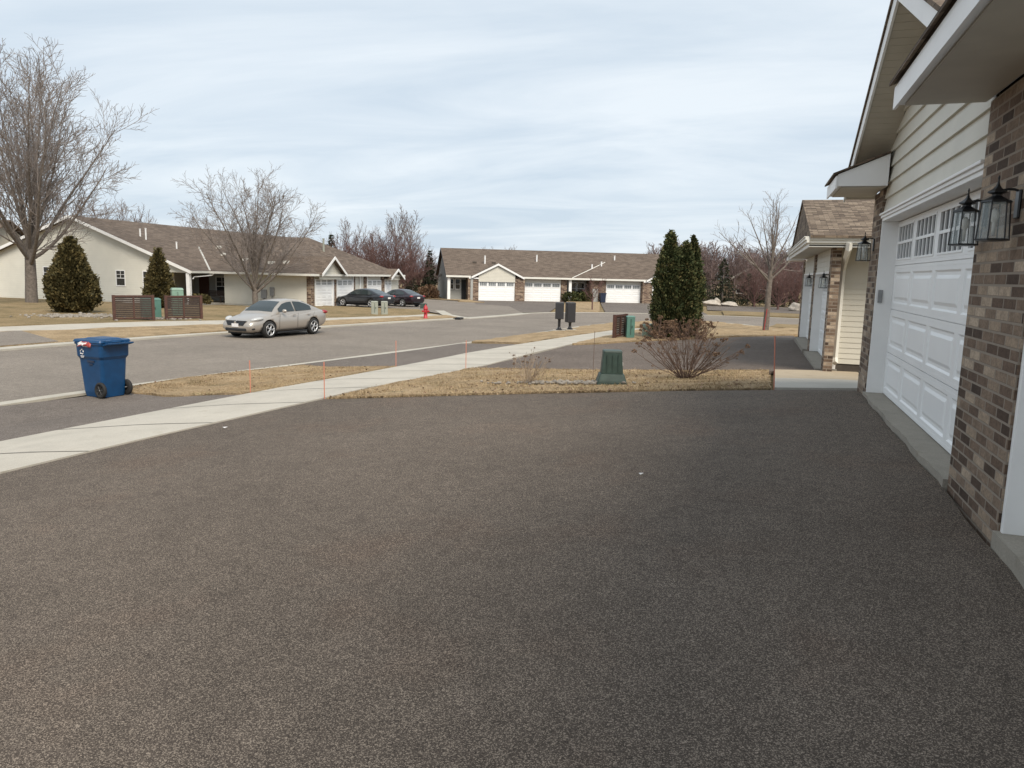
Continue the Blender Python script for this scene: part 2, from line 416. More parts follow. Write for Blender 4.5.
def resample(pl, n):
    P = np.array(pl, float); d = np.r_[0, np.cumsum(np.linalg.norm(np.diff(P, axis=0), axis=1))]
    t = np.linspace(0, d[-1], n)
    return np.c_[np.interp(t, d, P[:, 0]), np.interp(t, d, P[:, 1])]
def smooth_pl(pl, it=2):
    P = [tuple(p) for p in pl]
    for _ in range(it):
        Q = [P[0]]
        for a, b in zip(P, P[1:]):
            Q += [(a[0] * .75 + b[0] * .25, a[1] * .75 + b[1] * .25), (a[0] * .25 + b[0] * .75, a[1] * .25 + b[1] * .75)]
        Q.append(P[-1]); P = Q
    return P
def strip(name, mat, A, B, off, step=.6, skirt=0.08, wob=0.0, label=None, cat=None, kind='structure', edge=0.0):
    la = sum(math.dist(a, b) for a, b in zip(A, A[1:])); lb = sum(math.dist(a, b) for a, b in zip(B, B[1:]))
    n = max(2, int(max(la, lb) / step) + 1); PA = resample(A, n); PB = resample(B, n)
    w = max(np.linalg.norm(PA - PB, axis=1).max(), .1); k = max(2, int(w / step) + 1)
    rng = random.Random(len(name) * 7 + n); V = []; F = []
    for i in range(n):
        for j in range(k):
            p = PA[i] + (PB[i] - PA[i]) * j / (k - 1)
            if edge and (j in (0, k - 1) or i in (0, n - 1)): p = p + np.array([rng.uniform(-edge, edge), rng.uniform(-edge, edge)])
            z = T(p[0], p[1]) + off + (rng.uniform(-wob, wob) if wob else 0)
            V.append((p[0], p[1], z))
    for i in range(n - 1):
        for j in range(k - 1):
            F.append((i * k + j, (i + 1) * k + j, (i + 1) * k + j + 1, i * k + j + 1))
    if skirt:
        ring = [i * k for i in range(n)] + [(n - 1) * k + j for j in range(1, k)] + [i * k + k - 1 for i in range(n - 2, -1, -1)] + [j for j in range(k - 2, 0, -1)]
        o = len(V)
        for i in ring: V.append((V[i][0], V[i][1], V[i][2] - skirt))
        for a in range(len(ring)):
            b = (a + 1) % len(ring); F.append((ring[a], ring[b], o + b, o + a))
    mb = MB(); mb.add(V, F)
    ob = mb.build(name, mat, uv=False)
    bm = bmesh.new(); bm.from_mesh(ob.data); bmesh.ops.recalc_face_normals(bm, faces=bm.faces)
    bm.faces.ensure_lookup_table()
    if bm.faces[0].normal.z < 0: bmesh.ops.reverse_faces(bm, faces=bm.faces)
    bm.to_mesh(ob.data); bm.free()
    return tag(ob, label, cat, kind=kind)

# base ground, one sheet out to the horizon
gx = np.unique(np.r_[np.linspace(-1500, -120, 12), np.linspace(-120, -45, 16), np.linspace(-45, 14, 50), np.linspace(14, 120, 14), np.linspace(120, 1500, 10)])
gy = np.unique(np.r_[np.linspace(-300, -20, 8), np.linspace(-20, 100, 90), np.linspace(100, 200, 14), np.linspace(200, 1800, 14)])
V = [(x, y, T(x, y) - .10) for y in gy for x in gx]; nx = len(gx)
F = [(j * nx + i, j * nx + i + 1, (j + 1) * nx + i + 1, (j + 1) * nx + i) for j in range(len(gy) - 1) for i in range(nx - 1)]
mb = MB(); mb.add(V, F); tag(mb.build('ground', MT['grassfar'], uv=False), 'dry winter lawn ground running to the horizon', 'ground', kind='structure')

# street edges (right kerb line and left kerb line)
GUT = [(-13.0, -30), (-13.0, 5), (-12.95, 9.7), (-12.72, 12), (-12.3, 15), (-11.7, 18.2), (-11.0, 23.3), (-10.5, 26.2), (-10.1, 28), (-9.45, 33), (-8.9, 39.5), (-8.2, 43.5), (-6.6, 46.6), (-4.6, 48.2), (-2.8, 48.3), (-1.3, 46.5), (-.2, 43.8), (.7, 41.6), (3, 39.3), (8, 37), (30, 33)]
LEFT = [(-21.3, -30), (-21.25, 5), (-21.2, 16), (-21.0, 20), (-20.5, 24.7), (-19.4, 30.6), (-18.2, 38.3), (-17.2, 43.3)]
FAR = [(-16.3, 53.5), (-14.6, 57.5), (-12.2, 60.2), (-8, 60.6), (-3, 60.2), (3, 58.5), (10, 56), (30, 52)]
gs = smooth_pl(GUT, 1)
left_all = LEFT + [(-16.5, 47), (-16.3, 50)] + FAR
strip('street', MT['street'], GUT, left_all, -.035, .9, 0, label='grey asphalt residential street curving right past the lawns', cat='street')
# kerb / gutter strips
def offset_pl(pl, d):
    P = np.array(pl, float); t = np.gradient(P, axis=0); t /= np.linalg.norm(t, axis=1)[:, None]
    n = np.c_[t[:, 1], -t[:, 0]]; return [tuple(p) for p in P + n * d]
strip('gutter', MT['gutter'], offset_pl(gs, -.28), offset_pl(gs, .02), -.018, .7, .05, label='narrow concrete gutter along the near street edge', cat='gutter')
lf = smooth_pl(LEFT, 1)
strip('kerb', MT['gutter'], offset_pl(lf, -.5), offset_pl(lf, .02), .025, .7, .08, label='pale concrete kerb along the far left street edge', cat='kerb')
fr = smooth_pl(FAR, 1)
strip('far_kerb', MT['gutter'], offset_pl(fr, -.35), offset_pl(fr, .05), .0, .8, .06, label='pale kerb across the street before the far houses', cat='kerb')
strip('valley_gutter', MT['gutter'], [(-17.7, 43.2), (-17.3, 46), (-16.8, 50), (-16.7, 53.2)], [(-16.95, 43.2), (-16.55, 46), (-16.1, 50), (-16.0, 53.2)], .01, .8, .05, label='pale concrete gutter across the mouth of the far driveway', cat='gutter')
strip('apron_kerb', MT['gutter'], [(-17.4, 44.2), (-19.5, 46.6), (-22.5, 52)], [(-17.9, 43.8), (-20.1, 46.2), (-23.1, 51.7)], .006, .8, .06, label='pale concrete edging beside the far side driveway', cat='kerb')
# side driveway on the left with the dark cars, far driveways
strip('side_driveway', MT['street'], [(-17.3, 43.9), (-24, 51.2), (-31, 51.2), (-32.9, 51.0)], [(-16.6, 53.4), (-22, 66), (-29, 70), (-33.0, 70)], -.012, .9, .03, label='grey side driveway where two dark cars stand', cat='driveway')
b28 = R(28); e28 = np.array([math.cos(b28), math.sin(b28)]); n28 = np.array([-math.sin(b28), math.cos(b28)]); OF = np.array([-30.5, 80.2])
def farp(u, v): p = OF + e28 * u + n28 * v; return (p[0], p[1])
strip('far_driveway', MT['apron'], [farp(-.6, -.2), farp(10.2, -.2)], [(-20.5, 55), (-15.6, 57)], -.02, 1.2, .03, label='grey driveway before the left pair of far garage doors', cat='driveway')
strip('far_side_road', MT['street'], [(-18, 53.6), (-26, 66), (-36, 72)], [(-15.8, 56.8), (-24, 72), (-36, 78)], -.028, 1.2, .0, label='grey lane leading left before the far houses', cat='road')
strip('far_right_driveway', MT['apron'], [farp(14.6, -.2), farp(26, -.2)], [(-11.8, 60.8), (-3.5, 60.6)], -.02, 1.2, .03, label='grey driveway before the right pair of far garage doors', cat='driveway')
strip('far_lane', MT['apron'], [(-4.5, 75), (0, 74), (4, 73), (30, 70)], [(-5.5, 90), (0, 91), (5, 92), (30, 92)], -.02, 2.5, .03, label='pale strip of pavement beyond the street at right', cat='road')

# near driveway, apron, pavement
SWL = [(-7.55, -25), (-7.45, 1), (-7.31, 5.42), (-7.15, 7.3), (-6.75, 10.4), (-6.62, 12), (-6.42, 14.5), (-6.35, 17), (-6.35, 21.2), (-6.1, 25.3), (-5.6, 30.5), (-5.2, 34), (-4.9, 38)]
SWU = [(-9.75, -25), (-9.68, 1), (-9.5, 5.4), (-9.35, 7.3), (-8.95, 10.4), (-8.72, 12), (-8.45, 14.5), (-8.38, 17), (-8.35, 20.9), (-7.9, 24.7), (-7.35, 29), (-6.75, 33), (-6.2, 37)]
rng = random.Random(4)
edge = [(1.49, -25), (1.49, 5.0)]
y = 5.2
while y < 12.0:
    edge.append((1.472 + rng.uniform(-.035, .02), y)); y += .16
edge += [(1.55, 12.3)]
strip('driveway', MT['drive'], edge, [(-7.6, -25), (-7.5, 1), (-7.3, 5.4), (-7.15, 7.3), (-6.7, 10.6)], 0.0, .45, .1, label='dark brown speckled asphalt driveway filling the foreground', cat='driveway')
strip('driveway_apron', MT['apron'], [(-9.6, -25), (-9.4, 5.4), (-9.2, 8), (-8.75, 11.5)], [(-13, -25), (-12.95, 5), (-12.9, 9), (-12.2, 11.72)], -.012, .6, .03, label='grey brown asphalt apron where the blue cart stands', cat='driveway')
strip('pavement', MT['walk'], SWL, SWU, .018, .5, .08, label='pale concrete pavement running along the street', cat='pavement')
# pavement joints: cut lines in the concrete
PL = resample(SWL, 240); PU = resample(SWU, 240)
mb = MB(); acc = 0
for i in range(1, 240):
    acc += np.linalg.norm(PL[i] - PL[i - 1])
    if acc > 1.8:
        acc = 0; a, b = PL[i], PU[i]; d = (PL[i] - PL[i - 1]); d /= np.linalg.norm(d)
        for q in range(6):
            p0 = a + (b - a) * q / 6; p1 = a + (b - a) * (q + 1) / 6
            mb.quad(*[(p[0], p[1], T(p[0], p[1]) + .022) for p in (p0 - d * .014, p0 + d * .014, p1 + d * .014, p1 - d * .014)])
MT['joint'] = plain('dark_joint', (.16, .145, .125), .95)  # plain dark colour of the pavement joints
tag(mb.build('pavement_joints', MT['joint'], uv=False), 'thin dark joints across the concrete pavement', 'joints', kind='structure')

D2A = [(-6.42, 16.4), (-3.6, 16.75), (-1.4, 17.6), (.5, 18.2), (1.56, 18.3)]
D2B = [(-6.1, 24.9), (-5.0, 25.9), (-4.3, 27.1), (-1.9, 29.4), (-.6, 31.2), (1.56, 33.2)]
strip('second_driveway', MT['drive2'], D2A, D2B, -.005, .6, .06, label='brown asphalt driveway of the next house', cat='driveway')
strip('second_apron', MT['apron'], [(-8.4, 16.6), (-8.3, 20.9), (-7.8, 25.2)], [(-11.95, 17.2), (-11.2, 21.5), (-10.55, 26.1)], -.012, .6, .03, label='asphalt apron between pavement and street beyond the first grass strip', cat='driveway')
strip('walkway', MT['tanslab'], [(.42, 15.2), (2.6, 15.2)], [(.5, 18.25), (2.3, 18.45)], .03, .5, .09, label='tan concrete walkway leading to the next house', cat='walkway')
strip('stoop', MT['slab'], [(.36, 12.15), (2.1, 12.0)], [(.42, 15.18), (2.1, 15.18)], .035, .5, .09, label='grey concrete slab beside the end of the near garage', cat='walkway')
strip('shortcut_path', MT['walk'], [(.55, 35.6), (4, 36.2), (12, 36)], [(.75, 38.9), (4, 38.6), (12, 38)], .03, .6, .06, label='pale concrete path behind the next house', cat='path')
# lawns
G1A = [(-12.45, 11.78), (-12.45, 13.8), (-12.1, 15.4), (-11.75, 16.6), (-11.55, 17.25)]
G1B = [(-8.8, 11.45), (-8.68, 12.4), (-8.55, 14), (-8.48, 15.6), (-8.45, 16.55)]
strip('lawn', MT['grass'], G1A, G1B, .022, .35, .1, .012, 'dry tan grass strip between street and pavement by the blue cart', 'lawn', edge=.05)
GAa = [(-6.62, 10.55), (-4.52, 10.95), (-2.2, 11.35), (.30, 12.05)]
GAb = [(-6.36, 16.35), (-3.6, 16.7), (-1.4, 17.5), (.36, 18.2)]
strip('lawn', MT['grass'], GAa, GAb, .022, .35, .1, .012, 'dry tan grass divider between the two driveways', 'lawn', edge=.05)
strip('lawn', MT['grass'], [(-10.25, 26.3), (-9.8, 29), (-9.15, 33), (-8.6, 39.5), (-7.9, 43.2), (-6.4, 46.2)], [(-7.85, 25.5), (-7.38, 29), (-6.75, 33), (-6.3, 36.9), (-5.6, 41), (-4.8, 46)], .045, .5, .1, .02, 'dry grass strip under the two mailboxes', 'lawn', edge=.05)
strip('lawn', MT['grass'], [(-6.05, 25.2), (-5.0, 26.0), (-4.3, 27.2), (-1.9, 29.5), (-.6, 31.3), (1.9, 33.3), (8, 34)], [(-4.7, 46), (-4.0, 47.8), (-2.9, 47.8), (-1.6, 45.9), (-.5, 43.4), (.5, 41.2), (8, 36)], .045, .5, .1, .02, 'dry grass lawn around the tall evergreens', 'lawn', edge=.05)
strip('lawn', MT['grassfar'], [(.75, 41.6), (3, 39.3), (12, 36.8)], [(1.2, 46), (4, 45.5), (12, 44)], .035, .8, .1, .02, 'dull brown lawn patch right of the young tree', 'lawn')
strip('lawn', MT['grassfar'], [(-2.4, 62), (3, 60.5), (30, 54)], [(-3, 72), (3, 71), (30, 66)], .03, 1.5, .1, .02, 'tan lawn on the far side of the street', 'lawn')
strip('lawn', MT['grass'], [farp(10.4, -.6), farp(12.4, -.6), farp(14.4, -.6)], [(-15.2, 58.6), (-13.6, 60.2), (-12.3, 60.8)], .04, .8, .1, .02, 'tan lawn bed between the far driveways', 'lawn')
strip('lawn', MT['grass'], [(-31, 77), farp(-6, .5), farp(-.7, -.6)], [(-30, 73), (-27, 73), farp(-.9, -3.2)], .04, .8, .1, .02, 'tan lawn at the left end of the far house', 'lawn')
# left side of the street: boulevard, pavement, lawn
LBi = offset_pl(LEFT, -.52)
LSW = [(-25.8, -30), (-25.7, 5), (-25.9, 20), (-25.1, 22), (-24.4, 25), (-23.1, 29), (-21.7, 35.5), (-20.1, 42), (-19.4, 45.2)]
LSWo = [(-27.6, -30), (-27.6, 5), (-27.8, 21), (-27.2, 24), (-26.2, 27.5), (-24.9, 30.5), (-23.2, 36), (-21.4, 42.5), (-20.9, 45.8)]
strip('lawn', MT['grass'], LBi, LSW, .05, .7, .1, .02, 'long dry grass strip between the far pavement and the silver car', 'lawn')
strip('far_pavement', MT['walk'], LSW, LSWo, .03, .7, .1, label='pale concrete pavement on the far side of the street', cat='pavement')
strip('lawn', MT['grassfar'], LSWo, [(-60, -30), (-60, 5), (-60, 30), (-58, 38), (-50, 40), (-38, 42), (-33, 47), (-33, 50.8), (-24, 50.8)], .05, 1.2, .1, .03, 'dull brown green lawn before the left house', 'lawn')
strip('left_driveway', MT['street'], [(-21.75, 4), (-21.75, 14), (-21.7, 18.4)], [(-25.7, 4), (-25.9, 15), (-25.6, 20.2)], .068, .8, .1, label='grey driveway apron across the street at the left edge', cat='driveway')

def litter(name, A_, B_, n, seed, label):
    rg = np.random.default_rng(seed); PA = resample(A_, 40); PB = resample(B_, 40); V = []
    for _ in range(n):
        i = rg.integers(0, 39); t = rg.random(); t = t ** 2 if rg.random() < .5 else t; p = PA[i] + (PA[i + 1] - PA[i]) * rg.random(); p = p + (PB[i] - PA[i]) * t + rg.normal(0, .04, 2); z = T(p[0], p[1]) + .04; a = rg.random() * 6.28; s = rg.uniform(.012, .035); c, q = math.cos(a) * s, math.sin(a) * s; k = rg.uniform(-.4, .8, 4) * s
        V += [(p[0] + c, p[1] + q, z + k[0]), (p[0] - q * .6, p[1] + c * .6, z + k[1]), (p[0] - c, p[1] - q, z + k[2]), (p[0] + q * .6, p[1] - c * .6, z + k[3])]
    return tag(rawmesh(name, np.array(V), np.arange(len(V)).reshape(-1, 4), MT['heads']), label, 'leaves', kind='stuff')
def blades(name, A, B, n, hmin, hmax, seed, off=.05, label=''):
    rg = np.random.default_rng(seed); PA = resample(A, 60); PB = resample(B, 60)
    s = rg.random(n) * 59; i = s.astype(int).clip(0, 58); fr = (s - i)[:, None]; t = rg.random(n)[:, None]
    ed = rg.random(n) < .18; t[ed] = np.where(rg.random((ed.sum(), 1)) < .6, .003, .997)
    P = (PA[i] * (1 - fr) + PA[i + 1] * fr) * (1 - t) + (PB[i] * (1 - fr) + PB[i + 1] * fr) * t
    P += rg.normal(0, .02, P.shape)
    Z = np.array([T(a, b) for a, b in P]) + off - .02
    an = rg.random(n) * 6.283; hh = rg.uniform(hmin, hmax, n); w = rg.uniform(.006, .014, n); lean = rg.uniform(.3, 1.3, n) * hh; la = rg.random(n) * 6.283
    dx = np.cos(an) * w; dy = np.sin(an) * w
    V = np.empty((n, 3, 3), np.float32)
    V[:, 0] = np.c_[P[:, 0] - dx, P[:, 1] - dy, Z]; V[:, 1] = np.c_[P[:, 0] + dx, P[:, 1] + dy, Z]
    V[:, 2] = np.c_[P[:, 0] + np.cos(la) * lean, P[:, 1] + np.sin(la) * lean, Z + hh]
    return tag(rawmesh(name, V.reshape(-1, 3), np.arange(n * 3).reshape(-1, 3), MT['blade']), label, 'grass', kind='stuff')
MT['blade'] = leafmat('dry_grass_blades', [(0.2, (.15, .115, .06)), (0.42, (.32, .235, .14)), (0.6, (.46, .345, .22)), (0.8, (.19, .18, .085))], .9, .9)
blades('dormant_grass', GAa, GAb, 80000, .012, .04, 1, off=.024, label='short dry tan grass on the divider between the driveways')
blades('dormant_grass', G1A, G1B, 60000, .012, .04, 2, off=.024, label='short dry tan grass on the strip beside the blue cart')

litter('leaf_litter', GAa, GAb, 450, 5, 'scattered brown leaf scraps on the grass divider between the driveways')
litter('leaf_litter', G1A, G1B, 180, 6, 'scattered brown leaf scraps on the strip beside the blue cart')
blades('grass_tufts', GAa, GAb, 1500, .04, .08, 8, off=.03, label='taller ragged grass tufts on the divider between the driveways')
# ------------------------------------------------------------------ building helpers
def lapwall(mb, P, u, n, z0, z1, lap, ufun, out=.014):
    P = Vector(P); u = Vector(u); n = Vector(n); z = z0
    while z < z1 - 1e-4:
        zt = min(z + lap, z1); a0, b0 = ufun(z); a1, b1 = ufun(zt)
        if b0 - a0 > .01:
            p = [P + u * a0 + n * out, P + u * b0 + n * out, P + u * b1 + n * .002, P + u * a1 + n * .002]
            for q, zz in zip(p, (z, z, zt, zt)): q.z = zz
            q0 = P + u * a0; q1 = P + u * b0; q0.z = z; q1.z = z
            mb.add([*p, q0, q1], [(0, 1, 2, 3), (4, 5, 1, 0)])
        z = zt
    return mb

def sectional_door(parent, O, u, n, w, hgt, cols, windows=True, wcols=5, wrows=2, rows=4, detail=True, org=None, bot=.006):
    """door leaf with raised panels; O lower corner on the face plane, u along the width, n outward.  windows are sub-parts"""
    u = Vector(u); n = Vector(n); O = Vector(O)
    M = Matrix((u, -n, Vector((0, 0, 1)))).transposed().to_4x4(); M.translation = O     # local: x along, y inward, z up
    mb = MB(); ph = hgt / rows; pw_ = w / cols
    mb.box(0, w, .02, .055, bot, hgt, M)
    wins = []
    for r in range(rows):
        z0 = r * ph; z1 = z0 + ph; g = .004
        top = (r == rows - 1) and windows
        mx_ = .062; mz = .085
        for c in range(cols):
            x0 = c * pw_ + mx_ * (1 if c else 1.4); x1 = (c + 1) * pw_ - mx_ * (1 if c < cols - 1 else 1.4); a = z0 + mz; b = z1 - mz
            if top:
                wins.append((x0 + .03, x1 - .03, a - .02, b + .03)); continue
            # recessed ring then raised field
            d = .016
            o = [(x0, 0, a), (x1, 0, a), (x1, 0, b), (x0, 0, b)]; i1 = [(x0 + .02, d, a + .02), (x1 - .02, d, a + .02), (x1 - .02, d, b - .02), (x0 + .02, d, b - .02)]
            i2 = [(x0 + .05, d, a + .05), (x1 - .05, d, a + .05), (x1 - .05, d, b - .05), (x0 + .05, d, b - .05)]
            i3 = [(x0 + .085, .002, a + .085), (x1 - .085, .002, a + .085), (x1 - .085, .002, b - .085), (x0 + .085, .002, b - .085)]
            vs = o + i1 + i2 + i3; fs = []
            for k in range(3):
                for q in range(4): fs.append((k * 4 + q, k * 4 + (q + 1) % 4, k * 4 + 4 + (q + 1) % 4, k * 4 + 4 + q))
            fs.append((12, 13, 14, 15)); mb.add(vs, fs, M)
        # rails and stiles round the openings, on the face
        xs = [0]
        for c in range(cols):
            xs += [c * pw_ + mx_ * (1 if c else 1.4), (c + 1) * pw_ - mx_ * (1 if c < cols - 1 else 1.4)]
        xs.append(w)
        if top:
            xs = [0]
            for wn in wins[-cols:]: xs += [wn[0], wn[1]]
            xs.append(w); a, b = wins[-1][2], wins[-1][3]
        else: a, b = z0 + mz, z1 - mz
        for lo, hi in ((z0 + g, a), (b, z1 - g)):
            lo = max(lo, bot)
            if detail:
                mid = (lo + hi) / 2
                mb.box(0, w, 0, .02, lo, mid - .003, M); mb.box(0, w, .003, .02, mid - .003, mid + .003, M); mb.box(0, w, 0, .02, mid + .003, hi, M)
            else: mb.box(0, w, 0, .02, lo, hi, M)
        for k in range(0, len(xs), 2): mb.box(xs[k], xs[k + 1], .0, .02, a, b, M)
    og = org or (0, 0, 0)
    dr = mb.build('garage_door', MT['door'], parent, origin=og)
    for (x0, x1, a, b) in wins:
        wm = MB(); wm.mat(0).box(x0, x1, .012, .016, a, b, M)
        wm.mat(1)
        t = .022
        wm.box(x0, x1, -.008, .012, a, a + t, M); wm.box(x0, x1, -.008, .012, b - t, b, M)
        wm.box(x0, x0 + t, -.008, .012, a + t, b - t, M); wm.box(x1 - t, x1, -.008, .012, a + t, b - t, M)
        for k in range(1, wcols):
            xx = x0 + (x1 - x0) * k / wcols; wm.box(xx - .014, xx + .014, -.004, .0118, a + t, b - t, M)
        for k in range(1, wrows):
            zz = a + (b - a) * k / wrows; wm.box(x0 + t, x1 - t, -.006, .0116, zz - .016, zz + .016, M)
        wm.build('window', [MT['glass' if detail else 'doorpane'], MT['door']], dr, origin=og)
    return dr

def slab(mb, pts, thick, M=None):
    """planar polygon (top face) with thickness straight down"""
    b = [(x, y, z - thick) for x, y, z in pts]; return mb.hexa(b, pts, M)

# ------------------------------------------------------------------ near townhouse
HO = (1.5, 5.7, 0.0)
house = thing('townhouse', 'near brick and cream townhouse with big white garage door at right edge', 'house', HO)
BR = {}
mb = MB(); mb.box(1.5, 1.95, 5.09, 6.33, -.2, 2.90); mb.build('brick_pier', MT['brick'], house, origin=HO)
mb = MB(); mb.box(1.5, 1.95, 11.10, 11.85, -.2, 2.82); mb.build('brick_pier', MT['brick'], house, origin=HO)
mb = MB(); mb.box(1.5, 1.95, -.42, .30, -.2, 2.82); mb.build('brick_pier', MT['brick'], house, origin=HO)
DX = 1.716; ZA = .112
sectional_door(house, (DX, 11.06, ZA), (0, -1, 0), (-1, 0, 0), 4.70, 2.28, 4, org=HO)
sectional_door(house, (DX, 5.06, ZA - .02), (0, -1, 0), (-1, 0, 0), 4.72, 2.28, 4, org=HO)
for y0, y1 in ((6.33, 11.10), (.30, 5.09)):
    mb = MB()
    mb.box(1.515, DX + .06, y1 - .045, y1 - .002, ZA - .02, 2.40); mb.box(1.515, DX + .06, y0 + .002, y0 + .045, ZA - .02, 2.40)
    mb.box(1.515, DX + .06, y0 + .002, y1 - .002, 2.40, 2.44)
    mb.box(1.497, 1.60, y0 + .002, y1 - .002, 2.44, 2.475)
    mb.box(1.475, 1.60, y0 + .002, y1 - .002, 2.475, 2.50)
    mb.build('door_frame', MT['white'], house, origin=HO, bevel=.004)
    mb = MB(); n_ = 24; ys = [y0 + (y1 - y0 - .001) * i / n_ for i in range(n_ + 1)]; xe = [1.465 + .012 * math.sin(i * .9) + .007 * math.sin(i * 2.7) for i in range(n_ + 1)]
    ring = [(x, y) for x, y in zip(xe, ys)] + [(1.80, ys[-1]), (1.80, ys[0])]
    mb.hexa([(x, y, -.2) for x, y in ring], [(x, y, ZA - .004) for x, y in ring])
    mb.build('garage_apron', MT['apronc'], house, origin=HO)
# keypad on the far jamb
mb = MB(); mb.box(1.545, 1.60, 11.025, 11.053, 1.33, 1.50); mb.box(1.55, 1.595, 11.018, 11.026, 1.345, 1.44); mb.build('keypad', MT['grey'], house, origin=HO, bevel=.004)
def rakez(Y, yc=8.6, half=3.55, ze=2.80, sl=.45): return ze + sl * (half - abs(Y - yc))
for yc, lo, hi in ((8.6, 6.335, 11.85), (1.6, -1.7, 5.085)):
    mb = MB()
    def uf(z, yc=yc, lo=lo, hi=hi):
        hw = 3.55 - (z - 2.80) / .45
        a, b = max(lo, yc - hw), min(hi, yc + hw)
        if z < 2.9 and yc == 8.6: b = min(b, 11.10)
        return (a, max(a, b))
    lapwall(mb, (1.55, 0, 0), (0, 1, 0), (-1, 0, 0), 2.503, 4.38, .19, uf, .03)
    mb.build('gable_siding', MT['siding'], house, origin=HO)
    mb = MB(); mb.add([(1.552, lo, 2.44), (1.552, hi, 2.44), (1.552, hi, rakez(hi, yc)), (1.552, yc, rakez(yc, yc)), (1.552, lo, rakez(lo, yc))], [(0, 1, 2, 3, 4)])
    mb.build('gable_wall', MT['siding'], house, origin=HO)
    # roof slabs
    mb = MB(); X0, X1 = 1.12, 8.2
    for sg in (-1, 1):
        ye = yc + sg * (3.2 if sg * (yc - 5) < 0 else 3.62); ze = rakez(ye, yc) + .20; zr = rakez(yc, yc) + .22
        pts = [(X0 - .02, yc, zr), (X1, yc, zr), (X1, ye, ze), (X0 - .02, ye, ze)]
        slab(mb, pts, .045)
    mb.build('roof', MT['shingle'], house, origin=HO)
    mb = MB()
    for sg in (-1, 1):
        ye = yc + sg * (3.2 if sg * (yc - 5) < 0 else 3.60); ze = rakez(ye, yc); zr = rakez(yc, yc)
        # fascia board along the rake and white drip edge
        mb.hexa([(X0, yc, zr - .02), (X0 + .025, yc, zr - .02), (X0 + .025, ye, ze - .02), (X0, ye, ze - .02)], [(X0, yc, zr + .17), (X0 + .025, yc, zr + .17), (X0 + .025, ye, ze + .15), (X0, ye, ze + .15)])
    mb.build('rake_board', MT['white'], house, origin=HO)
    mb = MB()
    for sg in (-1, 1):
        k0 = 0; nb = 34
        for k in range(nb):
            hx = 3.2 if sg * (yc - 5) < 0 else 3.56; ya = yc + sg * hx * k / nb; yb = yc + sg * hx * (k + 1) / nb - sg * .006
            za, zb = rakez(ya, yc) - .005, rakez(yb, yc) - .005
            mb.hexa([(X0 + .03, ya, za), (1.54, ya, za), (1.54, yb, zb), (X0 + .03, yb, zb)], [(X0 + .03, ya, za + .02), (1.54, ya, za + .02), (1.54, yb, zb + .02), (X0 + .03, yb, zb + .02)])
    mb.build('soffit', MT['soffit'], house, origin=HO)
def cornice(y0, y1, zb):
    """boxed eave return of the gable, with its own small shingled roof"""
    mb = MB()
    xl, xr = .90, 1.498
    bt = [(xl, y0, zb), (xr, y0, zb), (xr, y1, zb), (xl, y1, zb)]
    tp = [(xl, y0, zb + .15), (xr, y0, zb + .40), (xr, y1, zb + .40), (xl, y1, zb + .15)]
    mb.hexa(bt, tp)
    mb.box(xl - .022, xl - .002, y0 - .01, y1 + .01, zb - .03, zb + .13)
    c = mb.build('cornice_return', MT['white'], house, origin=HO)
    mb = MB(); mb.box(xl + .05, xr - .02, y0 + .04, y1 - .04, zb - .012, zb - .003); mb.build('soffit', MT['soffit'], c, origin=HO)
    mb = MB(); slab(mb, [(xl - .06, y0 - .03, zb + .165), (xr, y0 - .03, zb + .43), (xr, y1 + .03, zb + .43), (xl - .06, y1 + .03, zb + .165)], .022); mb.build('roof', MT['shingle'], c, origin=HO)
cornice(10.77, 12.08, 2.83); cornice(3.80, 6.42, 2.92)
# body and main roof behind
mb = MB(); mb.box(1.96, 13, -14, 11.84, -.3, 2.82); mb.build('wall', MT['siding'], house, origin=HO)
mb = MB()
slab(mb, [(1.75, -14.4, 2.95), (1.75, 12.2, 2.95), (7.4, 12.2, 5.4), (7.4, -14.4, 5.4)], .1)
slab(mb, [(7.4, -14.4, 5.4), (7.4, 12.2, 5.4), (13.4, 12.2, 2.95), (13.4, -14.4, 2.95)], .1)
mb.build('main_roof', MT['shingle'], house, origin=HO)
mb = MB(); mb.add([(2.0, 11.845, 2.82), (13, 11.845, 2.82), (7.4, 11.845, 5.3)], [(0, 1, 2)]); mb.build('end_gable', MT['siding'], house, origin=HO)

